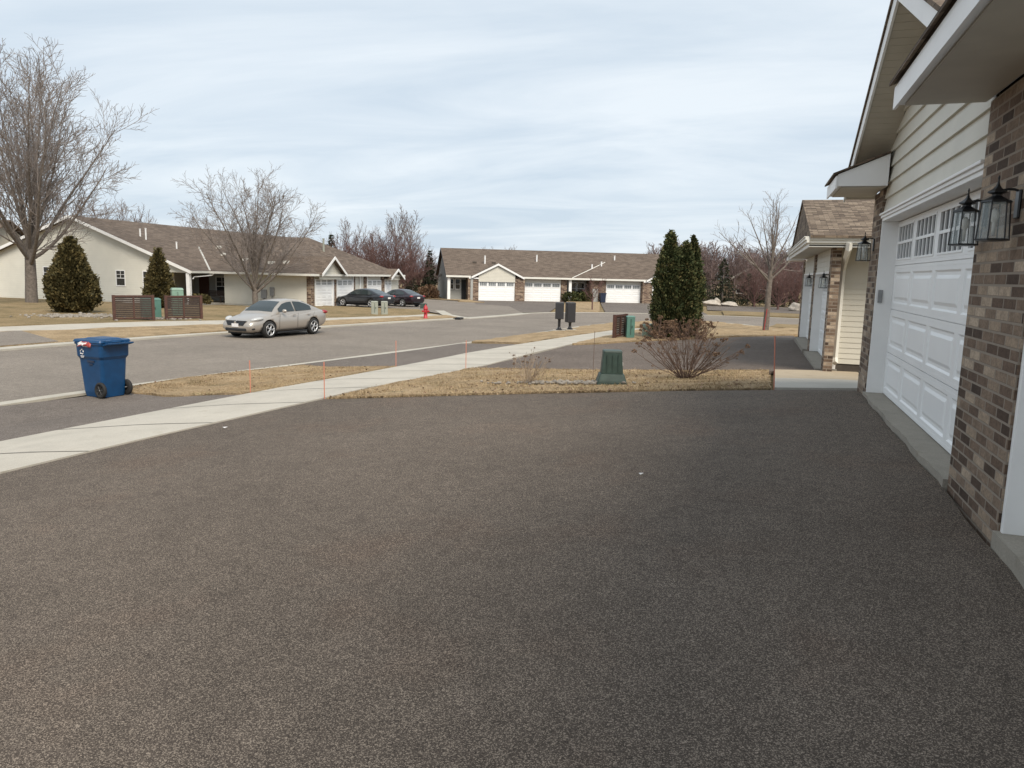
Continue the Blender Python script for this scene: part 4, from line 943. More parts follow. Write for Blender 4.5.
# ------------------------------------------------------------------ cars
def apply_mods(o):
    dg = bpy.context.evaluated_depsgraph_get(); me = bpy.data.meshes.new_from_object(o.evaluated_get(dg)); old = o.data
    o.modifiers.clear(); o.data = me; return o
def sedan(label, paint, loc, rz, Lc=4.86, Wc=1.82, H=1.47, group=None, plate=True, wheelm='alloy'):
    t = thing('parked_car', label, 'car', loc, rz, group)
    k = Lc / 4.86; hw = Wc / 2; x0 = -Lc / 2; kz = H / 1.47
    st = [(0.0, .36, .60, .60), (.06, .26, .70, .78), (.30, .20, .79, .89), (.85, .19, .895, .975), (1.30, .19, .985, 1.0), (2.4, .19, .96, 1.0), (3.5, .20, .995, 1.0), (4.25, .22, 1.06, .985), (4.62, .27, 1.045, .93), (4.80, .36, .99, .86), (4.86, .46, .88, .74)]
    V = []; Fc = []; n = 12
    for (x, zb, zt, w) in st:
        w *= hw
        hp = [(0, zb), (.78 * w, zb + .0), (.965 * w, zb + .13), (w, zb + .33 * (zt - zb) + .06), (.975 * w, zt - .15), (.84 * w, zt - .025), (0, zt + .012)]
        ring = hp + [(-y, z) for y, z in hp[-2:0:-1]]
        for y, z in ring: V.append((x0 + x * k, y, z * kz))
    for i in range(len(st) - 1):
        for j in range(n): Fc.append((i * n + j, i * n + (j + 1) % n, (i + 1) * n + (j + 1) % n, (i + 1) * n + j))
    Fc += [tuple(range(n))[::-1], tuple(range((len(st) - 1) * n, len(st) * n))]
    mb = MB(); mb.add(V, Fc); body = mb.build('body', [MT[paint], MT['void']], t, smooth=True, uv=False)
    bm = bmesh.new(); bm.from_mesh(body.data); bmesh.ops.recalc_face_normals(bm, faces=bm.faces); bm.to_mesh(body.data); bm.free()
    body.modifiers.new('s', 'SUBSURF').levels = 2
    xw = [x0 + .96 * k, x0 + 3.76 * k]; rw = .335
    cut = MB()
    for xx in xw:
        for sy in (-1, 1):
            cut.lathe([(rw + .045, -.16), (rw + .045, .4)], 26, Matrix.Translation((xx, sy * (hw - .1), rw + .01)) @ Matrix.Rotation(R(-90 * sy), 4, 'X'))
    co = cut.build('cutter', MT['void'], t, uv=False)
    bl = body.modifiers.new('b', 'BOOLEAN'); bl.object = co; bl.operation = 'DIFFERENCE'; bl.solver = 'EXACT'
    bpy.context.view_layer.update(); apply_mods(body)
    cm = co.data; bpy.data.objects.remove(co); bpy.data.meshes.remove(cm)
    body.data.polygons.foreach_set('use_smooth', [True] * len(body.data.polygons))
    # greenhouse
    GZ = [(1.10, .86), (1.28, .985), (1.55, 1.165), (2.0, 1.385), (2.35, 1.45), (2.75, 1.47), (3.15, 1.445), (3.5, 1.365), (3.95, 1.20), (4.42, 1.045)]
    def zt(x): return pw(x, GZ) * kz
    def hwz(z, x): return (hw - .10 - .27 * max(0, (z / kz - .93)) / .5) * (1 - .06 * max(0, (x - 3.2)) / 1.2)
    xs = np.linspace(1.10, 4.42, 30); V = []; Fc = []; q = 9
    for x in xs:
        Z = zt(x); zl = .84 * kz
        ye = hwz(Z - .04, x)
        pts = [(hwz(zl, x), zl), (hwz((zl + Z) / 2, x), (zl + Z) / 2), (ye, Z - .04), (ye * .88, Z - .008), (0, Z + .014)]
        ring = pts + [(-y, z) for y, z in pts[-2::-1]]
        for y, z in ring: V.append((x0 + x * k, y, z))
    for i in range(len(xs) - 1):
        for j in range(q - 1): Fc.append((i * q + j, (i + 1) * q + j, (i + 1) * q + j + 1, i * q + j + 1))
    mb = MB(); mb.add(V, Fc); mb.build('roof', MT[paint], t, smooth=True, uv=False)
    # glass
    def sidewin(xa, xb, sy):
        V = []; Fc = []; nn = 14
        for i in range(nn + 1):
            x = xa + (xb - xa) * i / nn; zb_ = (1.0 + .012 * (x - 1.7)) * kz; ztp = max(zb_ + .006, zt(x) - .085)
            for f_ in (0, .5, 1):
                z = zb_ + (ztp - zb_) * f_; V.append((x0 + x * k, sy * (hwz(z, x) + .008), z))
        for i in range(nn):
            for j in range(2): Fc.append((i * 3 + j, (i + 1) * 3 + j, (i + 1) * 3 + j + 1, i * 3 + j + 1))
        return V, Fc
    for sy in (-1, 1):
        for xa, xb in ((1.62, 2.62), (2.70, 3.78)):
            mb = MB(); mb.add(*sidewin(xa, xb, sy)); mb.build('side_window', MT['cardark'], t, smooth=True, uv=False)
    def topwin(name, xa, xb):
        V = []; Fc = []; nn = 8
        for i in range(nn + 1):
            x = xa + (xb - xa) * i / nn; Z = zt(x); ye = hwz(Z - .04, x) * .87
            for f_ in (-1, -.5, 0, .5, 1): V.append((x0 + x * k, ye * f_, Z + .018 - .018 * abs(f_)))
        for i in range(nn):
            for j in range(4): Fc.append((i * 5 + j, (i + 1) * 5 + j, (i + 1) * 5 + j + 1, i * 5 + j + 1))
        mb = MB(); mb.add(V, Fc); mb.build(name, MT['cardark'], t, smooth=True, uv=False)
    topwin('windscreen', 1.32, 2.02); topwin('rear_window', 3.42, 4.20)
    # wheels
    for xx in xw:
        for sy in (-1, 1):
            M = Matrix.Translation((xx, sy * (hw - .10), rw)) @ Matrix.Rotation(R(-90 * sy), 4, 'X')
            w = MB(); w.lathe([(.21, -.11), (.30, -.11), (rw, -.08), (rw, .06), (.315, .09), (.225, .095)], 26, M, cap=False); w.lathe([(.02, -.09), (.225, -.09)], 20, M); wo = w.build('wheel', MT['rubber'], t, smooth=True, uv=False)
            r_ = MB(); r_.lathe([(.225, .07), (.235, .098), (.215, .098), (.205, .07)], 26, M, cap=False); r_.lathe([(.001, .095), (.055, .092), (.06, .06)], 12, M)
            for a in range(5):
                for d in (-.16, .16):
                    an = 2 * math.pi * a / 5; r_.tube([(.05 * math.cos(an), .05 * math.sin(an), .08), (.21 * math.cos(an + d), .21 * math.sin(an + d), .085)], .021, 5, True, M)
            r_.build('rim', MT[wheelm], wo, smooth=True, uv=False)
            d_ = MB(); d_.lathe([(.02, .03), (.2, .03)], 16, M); d_.build('brake_disc', MT['black'], wo, uv=False)
    # front
    def fr(x, y, z): return (x0 + x * k, y, z * kz)
    mb = MB(); mb.hexa([(x0 - .012, -.38, .51 * kz), (x0 + .10, -.38, .51 * kz), (x0 + .10, .38, .51 * kz), (x0 - .012, .38, .51 * kz)], [(x0 + .03, -.50, .69 * kz), (x0 + .14, -.50, .69 * kz), (x0 + .14, .50, .69 * kz), (x0 + .03, .50, .69 * kz)]); g = mb.build('grille', MT['black'], t, bevel=.02)
    mb = MB(); mb.box(x0 + .02, x0 + .10, -.44, .44, .69 * kz, .715 * kz); mb.lathe([(.01, 0), (.055, 0), (.055, .02), (.035, .02)], 14, Matrix.Translation((x0 + .012, 0, .63 * kz)) @ Matrix.Rotation(R(-90), 4, 'Y')); mb.build('chrome_bar', MT['chrome'], g, bevel=.008)
    mb = MB(); mb.box(x0 - .012, x0 + .12, -.50, .50, .30 * kz, .42 * kz); mb.build('lower_intake', MT['black'], t, bevel=.03)
    if plate:
        for xx, d in ((x0 - .02, -1), (x0 + Lc - .03, 1)):
            zz = .46 if d < 0 else .72
            mb = MB(); mb.box(xx - .0, xx + .03, -.16, .16, zz * kz, (zz + .13) * kz); mb.build('licence_plate', MT['paper'], t)
    for sy in (-1, 1):
        mb = MB(); mb.ball((0, 0, 0), (.27, .12, .072), 10, Matrix.Translation((x0 + .43 * k, sy * (hw - .215), .75 * kz)) @ Matrix.Rotation(R(28) * sy, 4, 'Z') @ Matrix.Rotation(R(-9), 4, 'Y')); mb.build('headlight', MT['lamp'], t, smooth=True, uv=False)
        mb = MB(); mb.ball((x0 + .20, sy * (hw - .24), .40 * kz), (.09, .10, .055), 8); mb.build('fog_lamp', MT['black'], t, smooth=True, uv=False)
        mb = MB(); mb.ball((x0 + (4.70) * k, sy * (hw - .20), .90 * kz), (.17, .17, .085), 10); mb.build('tail_light', MT['tail'], t, smooth=True, uv=False)
        mb = MB(); mb.ball((x0 + 1.78 * k, sy * (hw + .03), 1.035 * kz), (.07, .11, .075), 8); mb.build('wing_mirror', MT[paint], t, smooth=True, uv=False)
        for xx in (2.45, 3.42): mb = MB(); mb.box(x0 + xx * k - .09, x0 + xx * k + .09, sy * (hw - .02), sy * (hw + .018), .845 * kz, .875 * kz); mb.build('door_handle', MT[paint], t, bevel=.008)
        mb = MB()
        for xx in (1.52, 2.66, 3.62): mb.tube([(x0 + (xx + (.05 if xx < 3 else .18)) * k, sy * (hw * .985), .93 * kz), (x0 + xx * k, sy * (hw + .001), .6 * kz), (x0 + xx * k, sy * (hw * .985), .34 * kz)], .006, 4)
        mb.build('door_seam', MT['void'], t, uv=False)
        mb = MB(); mb.box(x0 + 1.4 * k, x0 + 3.3 * k, sy * (hw - .11), sy * (hw - .015), .165, .225); mb.build('sill', MT['black'], t, bevel=.02)
    mb = MB(); mb.box(x0 + .35, x0 + Lc - .35, -.7, .7, .17, .24); mb.build('underbody', MT['void'], t)
    mb = MB(); mb.box(x0 + Lc - .12, x0 + Lc - .015, -.55, .55, .34 * kz, .47 * kz); mb.build('rear_bumper', MT['black'], t, bevel=.03)
    return t
sedan('champagne silver sedan parked along the far kerb facing the camera', 'silver', (-18.62, 25.85, T(-18.6, 25.8) - .035), R(85.0), 4.62)
sedan('charcoal sedan side on, its nose towards the left garage doors, nearer of two dark cars', 'charcoal', (-29.75, 52.9, T(-30, 52.6) + .0), R(-12), 5.0, 1.87, 1.46, wheelm='alloy')
sedan('black cherry sedan behind the charcoal car, red tail light showing', 'maroon', (-28.9, 57.3, T(-29, 57.3) + .0), R(-20), 4.6, 1.8, 1.44)

# ------------------------------------------------------------------ recycling cart
t = thing('recycling_cart', 'blue wheeled recycling cart with white logo standing on the driveway apron', 'cart', (-12.10, 11.25, T(-12, 11.27) - .005), R(-6))
t.scale = (.95, .95, 1)
mb = MB()
def rrect(x0, x1, y0, y1, z, c=.06):
    p = []
    for cx, cy, a0 in ((x1 - c, y1 - c, 0), (x0 + c, y1 - c, 90), (x0 + c, y0 + c, 180), (x1 - c, y0 + c, 270)):
        for d in (0, 30, 60, 90): a = R(a0 + d); p.append((cx + c * math.cos(a), cy + c * math.sin(a), z))
    return p
# sides along local x: front at -x, wheels and handle at +x
rings = [rrect(-.31, .25, -.25, .25, .0), rrect(-.33, .26, -.265, .265, .10), rrect(-.375, .30, -.30, .30, .74), rrect(-.40, .335, -.335, .335, .80), rrect(-.41, .345, -.34, .34, 1.02), rrect(-.435, .36, -.36, .36, 1.035), rrect(-.435, .36, -.36, .36, 1.07)]
V = [p for r_ in rings for p in r_]; n = 16; Fc = [tuple(range(n))[::-1], tuple(range((len(rings) - 1) * n, len(rings) * n))]
for i in range(len(rings) - 1):
    for j in range(n): Fc.append((i * n + j, i * n + (j + 1) % n, (i + 1) * n + (j + 1) % n, (i + 1) * n + j))
mb.add(V, Fc); mb.build('body', MT['bluebin'], t, bevel=.006)
mb = MB(); mb.hexa(rrect(-.46, .38, -.375, .375, 1.075), rrect(-.44, .36, -.35, .35, 1.125)); mb.hexa(rrect(-.30, .28, -.24, .24, 1.125), rrect(-.26, .24, -.20, .20, 1.15))
for sy in (-.2, .2): mb.box(.34, .43, sy - .06, sy + .06, 1.05, 1.12)
mb.build('lid', MT['bluebin'], t, bevel=.008)
mb = MB(); mb.tube([(.36, -.28, 1.03), (.50, -.28, 1.06), (.50, .28, 1.06), (.36, .28, 1.03)], .02, 8); mb.hexa([(.36, -.30, 1.02), (.52, -.30, 1.055), (.52, .30, 1.055), (.36, .30, 1.02)], [(.36, -.30, 1.05), (.52, -.30, 1.075), (.52, .30, 1.075), (.36, .30, 1.05)]); mb.build('handle', MT['bluebin'], t)
mb = MB(); mb.tube([(.235, -.33, .155), (.235, .33, .155)], .014, 8); mb.build('axle', MT['grey'], t)
for sy in (-1, 1):
    M = Matrix.Translation((.235, sy * .30, .155)) @ Matrix.Rotation(R(-90 * sy), 4, 'X')
    w = MB(); w.lathe([(.06, -.03), (.14, -.035), (.155, -.02), (.155, .02), (.14, .035), (.11, .03), (.105, .012), (.03, .02), (.001, .03)], 20, M, cap=False); wo = w.build('wheel', MT['rubber'], t, smooth=True)
    w = MB()
    for a in range(6): an = a * math.pi / 3; w.tube([(.02 * math.cos(an), .02 * math.sin(an), .022), (.09 * math.cos(an), .09 * math.sin(an), .022)], .009, 4, True, M)
    w.build('spoke', MT['black'], wo)
mb = MB(); mb.box(-.10, .10, -.318, -.300, .69, .725); mb.box(-.05, .05, -.316, -.30, .64, .66); mb.build('grip_slot', MT['navy'], t)
# white mark: five short curved arrows in a ring, with a line of lettering above and below
mb = MB(); cx, cz, yy = -.20, .885, -.338
for k in range(5):
    a0 = R(90 + 72 * k); pts = [(cx + .045 * math.cos(a0 + s), yy - .0075, cz + .045 * math.sin(a0 + s)) for s in np.linspace(-.42, .42, 5)]
    mb.tube(pts, [.013, .013, .012, .009, .003], 4)
mb.box(cx - .05, cx + .05, yy - .006, yy + .004, .795, .808); mb.box(cx - .035, cx + .035, yy - .006, yy + .004, .775, .785)
for k, w in enumerate((.03, .02, .035, .025, .03)): xx = -.17 + [0, .04, .075, .12, .155][k]; mb.box(xx, xx + w, yy - .008, yy + .004, .985, 1.0)
mb.build('logo', MT['paper'], t)
t = thing('wrapper', 'crumpled red and white wrapper sticking out under the blue cart lid', 'wrapper', (-12.2, 10.92, T(-12.2, 10.92) + 1.06))
mb = MB(); rng = random.Random(3)
V = []; 
for i in range(7):
    for j in range(4): V.append((-.16 + i * .055 + rng.uniform(-.01, .01), -.018 + rng.uniform(-.016, .016) - .01 * j, .03 - j * .028 + rng.uniform(-.012, .012) - .004 * (i - 3) ** 2))
mb.add(V, [(i * 4 + j, (i + 1) * 4 + j, (i + 1) * 4 + j + 1, i * 4 + j + 1) for i in range(6) for j in range(3)]); mb.mi = [1 if rng.random() < .35 else 0 for _ in mb.mi]
o = mb.build('film', [MT['redbag'], MT['paper']], t, smooth=True)
sd = o.modifiers.new('s', 'SOLIDIFY'); sd.thickness = .004

# ------------------------------------------------------------------ street furniture and boxes
def ground_thing(name, label, cat, x, y, rz=0, group=None, dz=.0): return thing(name, label, cat, (x, y, T(x, y) + dz), rz, group)
# cluster mailboxes
def mailbox(label, x, y, rz, hb):
    t = ground_thing('mailbox', label, 'mailbox', x, y, rz, 'pedestal mailboxes by the street', .05)
    mb = MB(); mb.box(-.28, .28, -.22, .22, -.05, .02); mb.build('footing', MT['slab'], t)
    mb = MB(); mb.lathe([(.15, .02), (.15, .05), (.085, .10), (.065, .16), (.065, hb - .05), (.10, hb)], 12); mb.build('pedestal', MT['black'], t, smooth=False)
    mb = MB(); mb.box(-.20, .20, -.19, .19, hb, 1.27); b = mb.build('box', MT['darkgrey'], t, bevel=.015)
    mb = MB(); mb.hexa([(-.215, -.205, 1.27), (.215, -.205, 1.27), (.215, .205, 1.27), (-.215, .205, 1.27)], [(-.17, -.16, 1.31), (.17, -.16, 1.31), (.17, .16, 1.31), (-.17, .16, 1.31)]); mb.build('cap', MT['darkgrey'], t, bevel=.01)
    for c in range(2):
        for r_ in range(4):
            hz = (1.22 - hb - .04) / 4; mb = MB(); mb.box(-.19 + c * .193, -.005 + c * .193, .191, .20, hb + .03 + r_ * hz, hb + .02 + (r_ + 1) * hz); mb.build('mail_door', MT['darkgrey'], b)
    return t
mailbox('black pedestal mailbox left of its wider twin, on a slim post by the street', -8.76, 33.9, R(14), .54)
mailbox('wider black pedestal mailbox on the right, its lit side face grey', -8.36, 34.4, R(34), .36)
# hydrant
t = ground_thing('fire_hydrant', 'red fire hydrant on the far grass strip', 'hydrant', -18.75, 40.6, R(20), None, .05)
mb = MB(); mb.lathe([(.15, -.1), (.15, .03), (.11, .05), (.105, .50), (.14, .52), (.14, .57), (.125, .60), (.11, .68), (.07, .75), (.03, .78), (.03, .82), (.001, .83)], 14); mb.build('barrel', MT['red'], t, smooth=True)
for a, r_ in ((0, .05), (180, .05), (-90, .07)):
    mb = MB(); mb.lathe([(r_, .08), (r_, .16), (r_ * 1.25, .165), (r_ * 1.25, .20), (.02, .215), (.02, .24)], 10, Matrix.Translation((0, 0, .42)) @ Matrix.Rotation(R(a), 4, 'Z') @ Matrix.Rotation(R(90), 4, 'Y')); mb.build('outlet', MT['red'], t)
# storm drain
t = ground_thing('storm_drain', 'dark iron storm drain at the far street corner', 'drain', -17.35, 42.4, R(6), None, .03)
mb = MB(); mb.box(-.24, .20, -.4, .4, -.05, .045); mb.build('frame', MT['black'], t)
mb = MB()
for k in range(6): mb.box(-.20, .16, -.36 + k * .125, -.30 + k * .125, .045, .056)
mb.build('grate', MT['darkgrey'], t)
# telecom pedestal near the bush
t = ground_thing('utility_pedestal', 'dark green utility box with flared base in the nearest grass', 'utility box', -2.37, 13.0, R(16), None, .05)
mb = MB(); mb.hexa(rrect(-.27, .27, -.22, .22, -.06, .03), rrect(-.255, .255, -.21, .21, .03, .03)); mb.hexa(rrect(-.255, .255, -.21, .21, .03, .03), rrect(-.215, .215, -.17, .17, .16, .03)); mb.build('base', MT['green'], t, bevel=.006)
mb = MB(); mb.hexa(rrect(-.195, .195, -.15, .15, .16, .03), rrect(-.165, .165, -.13, .13, .54, .03)); mb.hexa(rrect(-.172, .172, -.137, .137, .54, .03), rrect(-.16, .16, -.125, .125, .575, .03)); mb.build('cover', MT['green'], t, bevel=.006)
mb = MB()
for xx in (-.10, 0.0, .10): mb.box(xx - .006, xx + .006, -.158, -.135, .20, .50)
mb.build('rib', MT['green'], t); mb = MB(); mb.box(.175, .192, -.07, -.02, .30, .36); mb.build('sticker', MT['paper'], t)
# slatted screens hiding utility boxes
def screen(label, p0, p1, hgt, group='brown slatted screens', faces=0):
    c = ((p0[0] + p1[0]) / 2, (p0[1] + p1[1]) / 2); w = math.dist(p0, p1); rz = math.atan2(p1[1] - p0[1], p1[0] - p0[0])
    t = ground_thing('privacy_screen', label, 'screen', c[0], c[1], rz, group, .03)
    h_ = w / 2
    for s in (-1, 1): mb = MB(); mb.box(s * h_ - .06, s * h_ + .06, -.06, .06, -.2, hgt); mb.build('post', MT['screenf'], t)
    mb = MB(); mb.box(-h_ + .06, h_ - .06, -.04, .04, hgt - .09, hgt - .01); mb.box(-h_ + .06, h_ - .06, -.04, .04, .06, .14); mb.box(-.035, .035, -.035, .035, .14, hgt - .09); mb.build('rail', MT['screenf'], t)
    mb = MB(); z = .16
    while z < hgt - .12: mb.box(-h_ + .06, h_ - .06, -.018, .018, z, z + .072); z += .085
    mb.build('slats', MT['screenw'], t)
    return t
screen('dark brown slatted screen left of the gap, before the big left evergreen', (-27.62, 26.35), (-26.72, 27.72), 1.16)
screen('dark brown slatted screen right of the gap, near the silver car', (-26.75, 28.55), (-25.92, 29.95), 1.16)
screen('narrow dark screen seen nearly edge on beside the teal pedestal', (-5.15, 28.5), (-4.92, 29.7), .92, None)
def cabinet(name, label, x, y, rz, w, d, hgt, mat, group=None, lid=True, cat='utility box'):
    t = ground_thing(name, label, cat, x, y, rz, group, .03)
    mb = MB(); mb.box(-w / 2, w / 2, -d / 2, d / 2, -.1, hgt * .93); mb.build('cabinet', MT[mat], t, bevel=.02)
    mb = MB(); mb.hexa([(-w / 2 - .02, -d / 2 - .02, hgt * .93), (w / 2 + .02, -d / 2 - .02, hgt * .93), (w / 2 + .02, d / 2 + .02, hgt * .93), (-w / 2 - .02, d / 2 + .02, hgt * .93)], [(-w / 2 + .03, -d / 2 + .03, hgt), (w / 2 - .03, -d / 2 + .03, hgt), (w / 2 - .03, d / 2 - .03, hgt), (-w / 2 + .03, d / 2 - .03, hgt)]); mb.build('lid', MT[mat], t, bevel=.01)
    mb = MB(); mb.box(-.012, .012, -d / 2 - .012, -d / 2, .12, hgt * .86); mb.box(w * .12, w * .2, -d / 2 - .03, -d / 2, hgt * .45, hgt * .55); mb.build('latch', MT['green'], t)
    return t
cabinet('utility_cabinet', 'teal utility cabinet standing in the gap between the two brown screens', -28.0, 28.9, R(50), .85, .8, .95, 'teal')
cabinet('utility_cabinet', 'pale green box top showing above the right brown screen', -28.75, 31.5, R(50), .55, .55, 1.42, 'paleteal')
cabinet('utility_pedestal', 'slim teal pedestal beside the narrow dark screen', -4.66, 29.2, R(20), .32, .30, .86, 'teal')
cabinet('utility_cabinet', 'low pale green box with white top left of the tall evergreens', -3.95, 30.1, R(20), .62, .5, .50, 'paleteal')
for x, y, l in ((-23.1, 42.3, 'pale beige pedestal left of its twin before the dark cars'), (-22.72, 42.9, 'pale beige pedestal right of its twin before the dark cars')): cabinet('utility_pedestal', l, x, y, R(30), .42, .35, .85, 'beige', 'beige pedestals')
cabinet('utility_pedestal', 'small dark green box on the ground beside the dark cars', -25.4, 54.6, R(30), .5, .4, .36, 'green')
# far wheeled bin
t = thing('wheeled_bin', 'dark navy wheeled bin left of the third far garage door', 'bin', (*(OF + e28 * 14.75 - n28 * .5), -1.53), b28)
mb = MB(); mb.hexa([(-.26, -.28, .05), (.26, -.28, .05), (.26, .28, .05), (-.26, .28, .05)], [(-.33, -.36, 1.05), (.33, -.36, 1.05), (.33, .36, 1.05), (-.33, .36, 1.05)]); mb.build('body', MT['navy'], t)
mb = MB(); mb.box(-.36, .36, -.40, .40, 1.05, 1.13); mb.build('lid', MT['navy'], t)
for s in (-1, 1): mb = MB(); mb.lathe([(.02, -.03), (.13, -.03), (.13, .03), (.02, .03)], 12, Matrix.Translation((s * .30, .28, .13)) @ Matrix.Rotation(R(90), 4, 'Y')); mb.build('wheel', MT['rubber'], t)
# marker stakes
def stake(label, x, y, hgt, col='orange', lean=(0, 0), r=.0075, flag=False, g='driveway marker stakes'):
    t = ground_thing('marker_stake', label, 'stake', x, y, 0, g, .0)
    mb = MB(); mb.tube([(0, 0, -.05), (lean[0] * .8, lean[1] * .8, hgt * .82)], r, 6); mb.build('rod', MT[col], t)
    mb = MB(); mb.tube([(lean[0] * .8, lean[1] * .8, hgt * .82), (lean[0], lean[1], hgt)], r * 1.12, 6); mb.build('tip', MT[col], t)
    return t
stake('orange stake at the pavement edge of the grass strip by the blue cart', -8.84, 11.43, .62)
stake('orange stake at the near left corner of the grass divider', -6.7, 10.55, .62)
stake('orange stake at the far tip of the grass strip by the street', -8.42, 16.5, .66)
stake('orange stake on the grass divider beside the second driveway apron', -6.45, 16.25, .68)
stake('orange stake at the corner of the grass and the grey slab by the garage', .36, 12.2, .84, lean=(-.05, .04), r=.010, flag=True)
stake('red stake leaning against the young tree trunk', .42, 36.75, 1.05, 'red', (.08, .0), .016, True)
stake('small orange stake on the lawn at the far left edge', -33.9, 24.6, .8, r=.04, flag=True)
stake('thin dark rod standing in the second driveway edge left of the green box', -2.95, 14.2, .95, 'stem', r=.0045, flag=True)

# ------------------------------------------------------------------ vegetation
def tubes_mesh(lines, ks):
    """lines: list of (pts array, radii array); ks: sides"""
    V = []; F = []; o = 0
    for (P, r) in lines:
        n = len(P); k = ks
        d = np.gradient(P, axis=0); d /= np.linalg.norm(d, axis=1)[:, None] + 1e-9
        ref = np.array([0.31, .17, .93]) if abs(d[0][2]) < .9 else np.array([1., 0.1, 0])
        a = np.cross(d, ref); a /= np.linalg.norm(a, axis=1)[:, None] + 1e-9; b = np.cross(d, a)
        th = np.arange(k) * 2 * math.pi / k
        ring = P[:, None, :] + r[:, None, None] * (np.cos(th)[None, :, None] * a[:, None, :] + np.sin(th)[None, :, None] * b[:, None, :])
        V.append(ring.reshape(-1, 3))
        i = np.arange(n - 1)[:, None] * k; j = np.arange(k)[None, :]; j2 = (j + 1) % k
        F.append(np.stack([i + j, i + j2, i + k + j2, i + k + j], -1).reshape(-1, 4) + o); o += n * k
    return np.concatenate(V), np.concatenate(F)
def grow(rg, spec, base=(0, 0, 0), d0=(0, 0, 1)):
    levels = [[] for _ in spec]
    def branch(p, d, length, rad, lv):
        s = spec[lv]; n = s['seg']; P = [np.array(p, float)]; d = np.array(d, float); d /= np.linalg.norm(d)
        for i in range(n):
            d = d + rg.normal(0, s['wob'], 3) + np.array([0, 0, s['up']]); d /= np.linalg.norm(d); P.append(P[-1] + d * length / n)
        P = np.array(P); tt = np.linspace(0, 1, n + 1); r = np.maximum(rad * (1 - tt * (1 - s['taper'])), s.get('rmin', .004)); levels[lv].append((P, r))
        if lv + 1 >= len(spec): return
        c = spec[lv + 1]; m = c['n'] if isinstance(c['n'], int) else rg.integers(c['n'][0], c['n'][1] + 1)
        az = rg.random() * 6.28
        for q in range(m):
            f = c['t0'] + (1 - c['t0']) * (q + rg.random() * .8) / m; f = min(f, .98); x = f * n; i = min(int(x), n - 1); pp = P[i] + (P[i + 1] - P[i]) * (x - i); dd = P[i + 1] - P[i]; dd /= np.linalg.norm(dd)
            az += 2.4 + rg.normal(0, .4); ang = math.radians(rg.uniform(*c['ang'])) if lv else math.radians(c['ang'][1] + (c['ang'][0] - c['ang'][1]) * (q + .5) / m + rg.normal(0, 5))
            u = np.cross(dd, [0.3, .2, .93] if abs(dd[2]) < .95 else [1, 0, 0]); u /= np.linalg.norm(u); w = np.cross(dd, u)
            nd = dd * math.cos(ang) + (u * math.cos(az) + w * math.sin(az)) * math.sin(ang)
            rr_ = rad * (1 - f * (1 - s['taper'])) * c['rr']
            branch(pp, nd, length * rg.uniform(*c['len']) * (1 - c.get('sh', .45) * f), rr_, lv + 1)
    branch(base, d0, spec[0]['L'], spec[0]['r'], 0); return levels
def bare_tree(name, label, x, y, spec, seed, trunkm='barkgrey', twigm='twig', group=None, d0=(0, 0, 1), split=2, dz=-.05, cat='tree'):
    rg = np.random.default_rng(seed); lv = grow(rg, spec, (0, 0, 0), d0)
    t = ground_thing(name, label, cat, x, y, 0, group, dz)
    V, F = [], []; o = 0
    for i, l in enumerate(lv[:split]):
        v, f = tubes_mesh(l, (10, 7, 5, 4)[i]); V.append(v); F.append(f + o); o += len(v)
    # root flare
    rawmesh('trunk', np.concatenate(V), np.concatenate(F), MT[trunkm], t, True)
    V, F = [], []; o = 0
    for i, l in enumerate(lv[split:]):
        v, f = tubes_mesh(l, 4 if i == 0 and split < 3 else 3); V.append(v); F.append(f + o); o += len(v)
    rawmesh('crown', np.concatenate(V), np.concatenate(F), MT[twigm], t, True)
    return t
big = [dict(L=4.0, r=.37, seg=6, wob=.02, up=.05, taper=.72),
       dict(n=15, t0=.60, ang=(0, 60), len=(2.1, 2.9), rr=.42, seg=10, wob=.05, up=.085, taper=.15, sh=.05, rmin=.02),
       dict(n=(12, 15), t0=.12, ang=(20, 46), len=(.32, .50), rr=.46, seg=6, wob=.08, up=.06, taper=.25, sh=.4, rmin=.017),
       dict(n=(7, 9), t0=.15, ang=(22, 50), len=(.40, .60), rr=.55, seg=4, wob=.10, up=.05, taper=.4, sh=.4, rmin=.012),
       dict(n=(4, 6), t0=.2, ang=(20, 50), len=(.40, .65), rr=.6, seg=2, wob=.12, up=.05, taper=.5, sh=.3, rmin=.010)]
bare_tree('maple_tree', 'large bare maple tree with thick grey trunk at far left', -44.0, 35.6, big, 12, dz=-.05)
mid = [dict(L=1.7, r=.22, seg=4, wob=.03, up=.05, taper=.8),
       dict(n=14, t0=.55, ang=(0, 66), len=(3.7, 4.5), rr=.46, seg=8, wob=.06, up=.048, taper=.2, sh=.05, rmin=.018),
       dict(n=(10, 12), t0=.2, ang=(25, 50), len=(.32, .48), rr=.5, seg=5, wob=.09, up=.06, taper=.3, sh=.4, rmin=.013),
       dict(n=(7, 9), t0=.15, ang=(25, 55), len=(.40, .6), rr=.55, seg=3, wob=.1, up=.05, taper=.5, sh=.35, rmin=.0095),
       dict(n=(3, 5), t0=.2, ang=(20, 55), len=(.40, .6), rr=.6, seg=2, wob=.1, up=.05, taper=.5, sh=.3, rmin=.008)]
bare_tree('maple_tree', 'rounded bare maple tree behind the silver car', -34.3, 45.2, mid, 5, dz=-.05)
